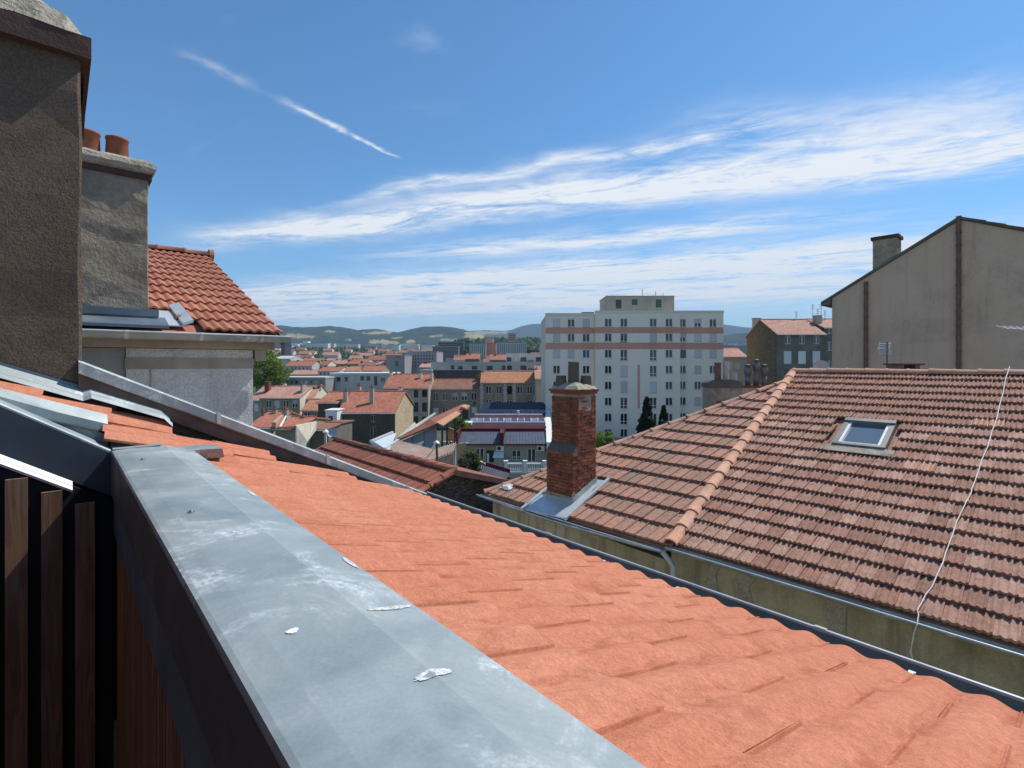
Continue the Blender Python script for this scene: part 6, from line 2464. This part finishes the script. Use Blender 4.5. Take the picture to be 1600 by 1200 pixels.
for (pa, pb) in ((716.5, 781), (787, 852.5)):
    A1, B1 = (gx(pa) + .1, 3.2, gz(675.5) - .35), (gx(pb), 3.2, gz(675.5) - .35)
    C1, D1 = (gx(pb), -.5, gz(692.5)), (gx(pa), -.5, gz(692.5))
    mb = MB()
    slab(mb, [A1, B1, C1, D1], .1)
    rf = mb.build('roof_panel', MAT['roof_steel'], gh)
    seams(rf, A1, B1, C1, D1, 13, 'roof_steel', .035)
mb = MB()
mb.ab(gx(714), gx(853), -.62, -.45, gz(694.5), gz(692.5))
mb.build('gutter', MAT['roof_maroon'], gh)
plain('fan_black', (.02, .02, .022), .5)
for (px, py) in ((781.5, 700), (844.5, 700)):
    mb = MB()
    mb.ab(gx(px - 5.8), gx(px + 5.8), -.36, -.02, gz(py + 4), gz(py - 4.2))
    ac = mb.build('air_conditioner', MAT['white_paint'], gh)
    mb = MB()
    c0 = V3((gx(px - 1.6), -.365, gz(py)))
    mb.tube([c0, c0 - V3((0, .012, 0))], .24, 16)
    mb.build('fan_grille', MAT['fan_black'], ac)
mb = MB()
mb.prism([(gx(772.5), -.02, gz(706)), (gx(788), -.02, gz(706)), (gx(787), -1.2, gz(712.5)), (gx(770.5), -1.2, gz(712.5))], (0, 0, .06))
mb.build('awning', MAT['white_paint'], gh)
mb = MB()
mb.ab(gx(772.5), gx(787), -1.0, -.03, 0, gz(713.5))
mb.build('meter_cabinet', MAT['w_beige'], gh)
mb = MB()
mb.tube([(gx(763), -.3, gz(724)), (gx(763), -.3, gz(711)), (gx(762.2), -.2, gz(708.5))], .13, 8)
mb.build('white_pipe', MAT['white_paint'], gh)
mb = MB()
mb.tube([(gx(789.2), -.7, gz(700)), (gx(789.2), -.7, gz(652))], .05, 6)
mb.build('lamp_mast', MAT['fibre_cement'], gh)

pwh = thing('white_parapet', 'bright white painted parapet wall running back beside the brick chimney', 'wall', P(858, 745, 60))
mb = MB()
a0, a1 = P(850.5, 630, 92), P(857, 630, 92)
b0_, b1_ = P(854, 691, 60), P(866, 691, 60)
mb.prism([a0, a1, V3((a1.x, a1.y, 0)), V3((a0.x, a0.y, 0))], (0, .3, 0))
mb.add([a0, a1, b1_, b0_, V3((a0.x, a0.y, 0)), V3((a1.x, a1.y, 0)), V3((b1_.x, b1_.y, 0)), V3((b0_.x, b0_.y, 0))],
       [(0, 1, 2, 3), (0, 3, 7, 4), (1, 5, 6, 2), (3, 2, 6, 7)])
mb.build('wall', MAT['white_paint'], pwh, recalc=True)

# balustrade
bal = thing('balustrade', 'white turned balustrade on the terrace before the grey yard house', 'balustrade', P(820, 760, 50))
by = 50.0
mb = MB()
mb.ab(P(790, 0, by).x, P(858, 0, by).x, by - .12, by + .12, SZ(725.5, by), SZ(723.5, by))
mb.ab(P(790, 0, by).x, P(858, 0, by).x, by - .12, by + .12, SZ(739, by), SZ(736.5, by))
mb.build('rail', MAT['white_paint'], bal)
for px in (790.5, 820.5, 851):
    mb = MB()
    c0 = P(px, 740, by)
    mb.ab(c0.x - .17, c0.x + .17, by - .17, by + .17, c0.z - .5, SZ(721, by))
    mb.ab(c0.x - .22, c0.x + .22, by - .22, by + .22, SZ(721, by), SZ(719.6, by))
    mb.build('post', MAT['white_paint'], bal)
mbb = MB()
hb_ = (736.5 - 725.5) / F * by
mbb.tube([(0, 0, 0), (0, 0, .1 * hb_), (0, 0, .3 * hb_), (0, 0, .55 * hb_), (0, 0, .85 * hb_), (0, 0, hb_)], [.07, .05, .09, .045, .04, .065], 8)
meb = mbb.mesh('baluster', MAT['white_paint'])
for px in [794.5 + 3.55 * i for i in range(7)] + [824.5 + 3.55 * i for i in range(8)]:
    inst('baluster', meb, bal, Matrix.Translation(P(px, 736.5, by)))
mb = MB()
mb.ab(P(788, 0, by).x, P(862, 0, by).x, by - .2, by + .3, 0, SZ(739, by))
mb.build('terrace_base', MAT['w_beige'], bal)

# purple lean-to
lt = thing('metal_lean_to', 'ribbed grey violet metal lean-to roof with a maroon upper edge below the balustrade', 'shed', P(765, 790, 38))
A1, B1, C1, D1 = P(745, 724, 42), P(797, 740, 40), P(776, 764, 35), P(740, 757, 36.5)
mb = MB()
slab(mb, [A1, B1, C1, D1], .1)
rf = mb.build('roof', MAT['roof_steel'], lt)
seams(rf, A1, B1, C1, D1, 15, 'roof_purple', .03)
mb = MB()
mb.prism([A1 + EZ * .02, B1 + EZ * .02, B1 + EZ * .28 + V3((0, .2, 0)), A1 + EZ * .28 + V3((0, .2, 0))], (0, .2, 0))
mb.build('ridge_flashing', MAT['roof_maroon'], lt)
mb = MB()
mb.prism([A1 + EZ * .29 + V3((-.6, .2, .1)), B1 + EZ * .29 + V3((-2, .2, .35)), B1 + EZ * .40 + V3((-2, .25, .35)), A1 + EZ * .40 + V3((-.6, .25, .1))], (0, .3, 0))
mb.build('white_coping', MAT['white_paint'], lt)
mb = MB()
mb.prism([A1 - EZ * .3, B1 - EZ * .3, V3((B1.x, B1.y, 0)), V3((A1.x, A1.y, 0))], (0, .3, 0))
mb.prism([D1 - EZ * .15, C1 - EZ * .15, V3((C1.x, C1.y, 0)), V3((D1.x, D1.y, 0))], (0, .25, 0))
mb.build('wall', MAT['stone_dark'], lt)
yw = thing('yard_wall', 'dark rubble yard wall left of the grey yard house', 'wall', P(718, 780, 46))
mb = MB()
mb.prism([P(708, 696, 48), P(727, 692, 50), P(728, 760, 50), P(708, 770, 48)], (0, .5, 0))
mb.build('wall', MAT['stone_dark'], yw)
mb = MB()
mb.prism([P(719, 694.5, 49.5), P(731, 693.5, 50.5), P(731, 692, 50.5), P(719, 693, 49.5)], (0, .6, 0))
mb.build('coping', MAT['w_grey'], yw)

# fibre cement sheds with a timber canopy
fc = thing('fibre_cement_shed', 'shed with two brown corrugated sheets roofs and white edge flashings', 'shed', P(650, 780, 32))
qa, qb, qc, qd = P(622, 689, 40), P(678, 702.5, 38), P(659, 724, 32), P(598, 706, 33)
mb = MB()
slab(mb, [qa, qb, qc, qd], .1)
rf = mb.build('roof', MAT['fibre_cement'], fc)
seams(rf, qa, qb, qc, qd, 20, 'fibre_cement', .045, 'corrugation')
qe, qf = P(712, 692, 42), P(708, 706, 36)
mb = MB()
slab(mb, [qb, qe, qf, qc], .1)
rf = mb.build('roof', MAT['fibre_cement'], fc)
seams(rf, qb, qe, qf, qc, 10, 'fibre_cement', .045, 'corrugation')
mb = MB()
slab(mb, [P(613, 676.5, 43), P(619, 677, 43), P(606, 708, 32.5), P(579, 692, 34)], .15)
mb.build('side_roof', MAT['zinc_bright'], fc)
mb = MB()
mb.prism([P(577, 691, 34), P(579, 690, 34), P(614, 712, 32), P(612, 715, 32)], (0, 0, .14))
mb.prism([P(577, 691, 34), P(580, 691, 34), P(615, 676, 43), P(612, 676, 43)], (0, 0, .12))
mb.prism([P(600, 701, 33.5), P(603, 702, 33.5), P(624, 688, 40.5), P(620, 688, 40.5)], (0, 0, .10))
mb.build('edge_flashing', MAT['zinc_bright'], fc)
mb = MB()
mb.prism([qd - EZ * .15, qc - EZ * .15, V3((qc.x, qc.y, 0)), V3((qd.x, qd.y, 0))], (0, .3, 0))
mb.prism([qc - EZ * .15, qf - EZ * .15, V3((qf.x, qf.y, 0)), V3((qc.x, qc.y, 0))], (0, .3, 0))
mb.prism([P(580, 694, 34.3), P(606, 710, 33), V3((P(606, 0, 33).x, 33, 0)), V3((P(580, 0, 34.3).x, 34.3, 0))], (0, .3, 0))
mb.build('wall', MAT['stone_dark'], fc)

cn = thing('timber_canopy', 'steep mono-pitch shed with brown roof, grey boarded gable and timber canopy', 'shed', P(670, 780, 42))
mb = MB()
mb.prism([P(625, 690, 41), P(682, 666, 43), P(682, 700, 43), P(680, 702, 42)], (0, .2, 0))
mb.build('boarded_gable', MAT['w_grey'], cn)
for px, t in ((645, .3), (663, .6)):
    mb = MB()
    a = P(px, 690 - (px - 625) * .42, 41 + t)
    mb.tube([a - V3((0, .12, 0)), V3((a.x, a.y - .12, a.z - 1.3))], .03, 5)
    mb.build('board_joint', MAT['slate_dark'], cn)
mb = MB()
mb.prism([P(620, 690.5, 40.5), P(681, 665, 42.5), P(712, 648, 47), P(733, 636, 54), P(722, 634, 54), P(672, 657, 45), P(628, 684, 44)], (0, 0, .16))
mb.build('roof', MAT['tile_brown'], cn)
mb = MB()
mb.prism([P(621, 689, 45), P(652, 672, 46), P(682, 651, 47), P(679, 649, 48), P(650, 668, 47), P(648, 664, 47)], (0, 0, .3))
mb.build('parapet', MAT['w_cream'], cn)
mb = MB()
mb.prism([P(682, 661, 42.4), P(692, 666, 41.5), P(720, 647, 47), P(713, 643, 48)], (0, 0, .08))
mb.build('canopy_roof', MAT['pine_plank'], cn)
mb = MB()
mb.prism([P(720, 638, 51), P(728, 640.5, 50), P(734, 636.5, 53), P(726, 634.5, 54)], (0, 0, .2))
mb.build('dormer_roof', MAT['pine_plank'], cn)
mb = MB()
mb.ab(P(722, 0, 53).x, P(732, 0, 53).x, 53, 54.5, SZ(655, 53), SZ(640, 53))
mb.build('dormer_cheek', MAT['slate_dark'], cn)
for px, Yp, top in ((691, 41.6, 667), (698.5, 43, 662), (711, 46, 654)):
    mb = MB()
    a = P(px, top, Yp)
    mb.tube([a, V3((a.x, a.y, SZ(698, Yp)))], .09, 6)
    mb.build('post', MAT['slate_dark'], cn)
mb = MB()
mb.ab(P(683, 0, 46).x, P(712, 0, 46).x, 46, 46.3, 0, SZ(690, 46))
mb.build('base_wall', MAT['w_cream'], cn)
mb = MB()
mb.prism([P(700, 690, 47), P(712, 690, 47), P(712, 672, 47), P(701, 668, 47)], (0, .2, 0))
mb.build('plank_stack', MAT['pine_plank'], cn)
mb = MB()
for (a, b_) in (((699, 687), (712, 687)), ((699, 696), (712, 696)), ((699, 687), (712, 696)), ((699, 696), (712, 687))):
    mb.tube([P(a[0], a[1], 43), P(b_[0], b_[1], 43)], .04, 5)
mb.build('cross_rail', MAT['fascia_brown'], cn)
fp = thing('flue_pipe', 'thin rusty flue pipe with a bright metal rain cap above the brown ridge', 'chimney', P(684, 780, 24))
mb = MB()
mb.tube([P(685, 760, 24), P(682, 693, 24)], .055, 8)
mb.build('pipe', MAT['rust_pipe'], fp)
mb = MB()
mb.tube([P(682, 693, 24), P(682, 691, 24), P(682, 688, 24)], [.17, .15, .02], 12)
mb.build('rain_cap', MAT['zinc_bright'], fp)

# ================================================================== haze
m = bpy.data.materials.new('haze')
m.use_nodes = True
t = m.node_tree
t.nodes.clear()
out = t.nodes.new('ShaderNodeOutputMaterial')
vol = t.nodes.new('ShaderNodeVolumePrincipled')
vol.inputs['Color'].default_value = (0.56, 0.76, 1.0, 1)
vol.inputs['Density'].default_value = 0.00011
vol.inputs['Anisotropy'].default_value = 0.0
t.links.new(vol.outputs[0], out.inputs['Volume'])
mb = MB()
mb.ab(-15500, 15500, -120, 8200, -9, 720)
hz_o = mb.build('haze', m)
tag(hz_o, 'thin bluish haze over the town and hills', 'haze', kind='stuff')
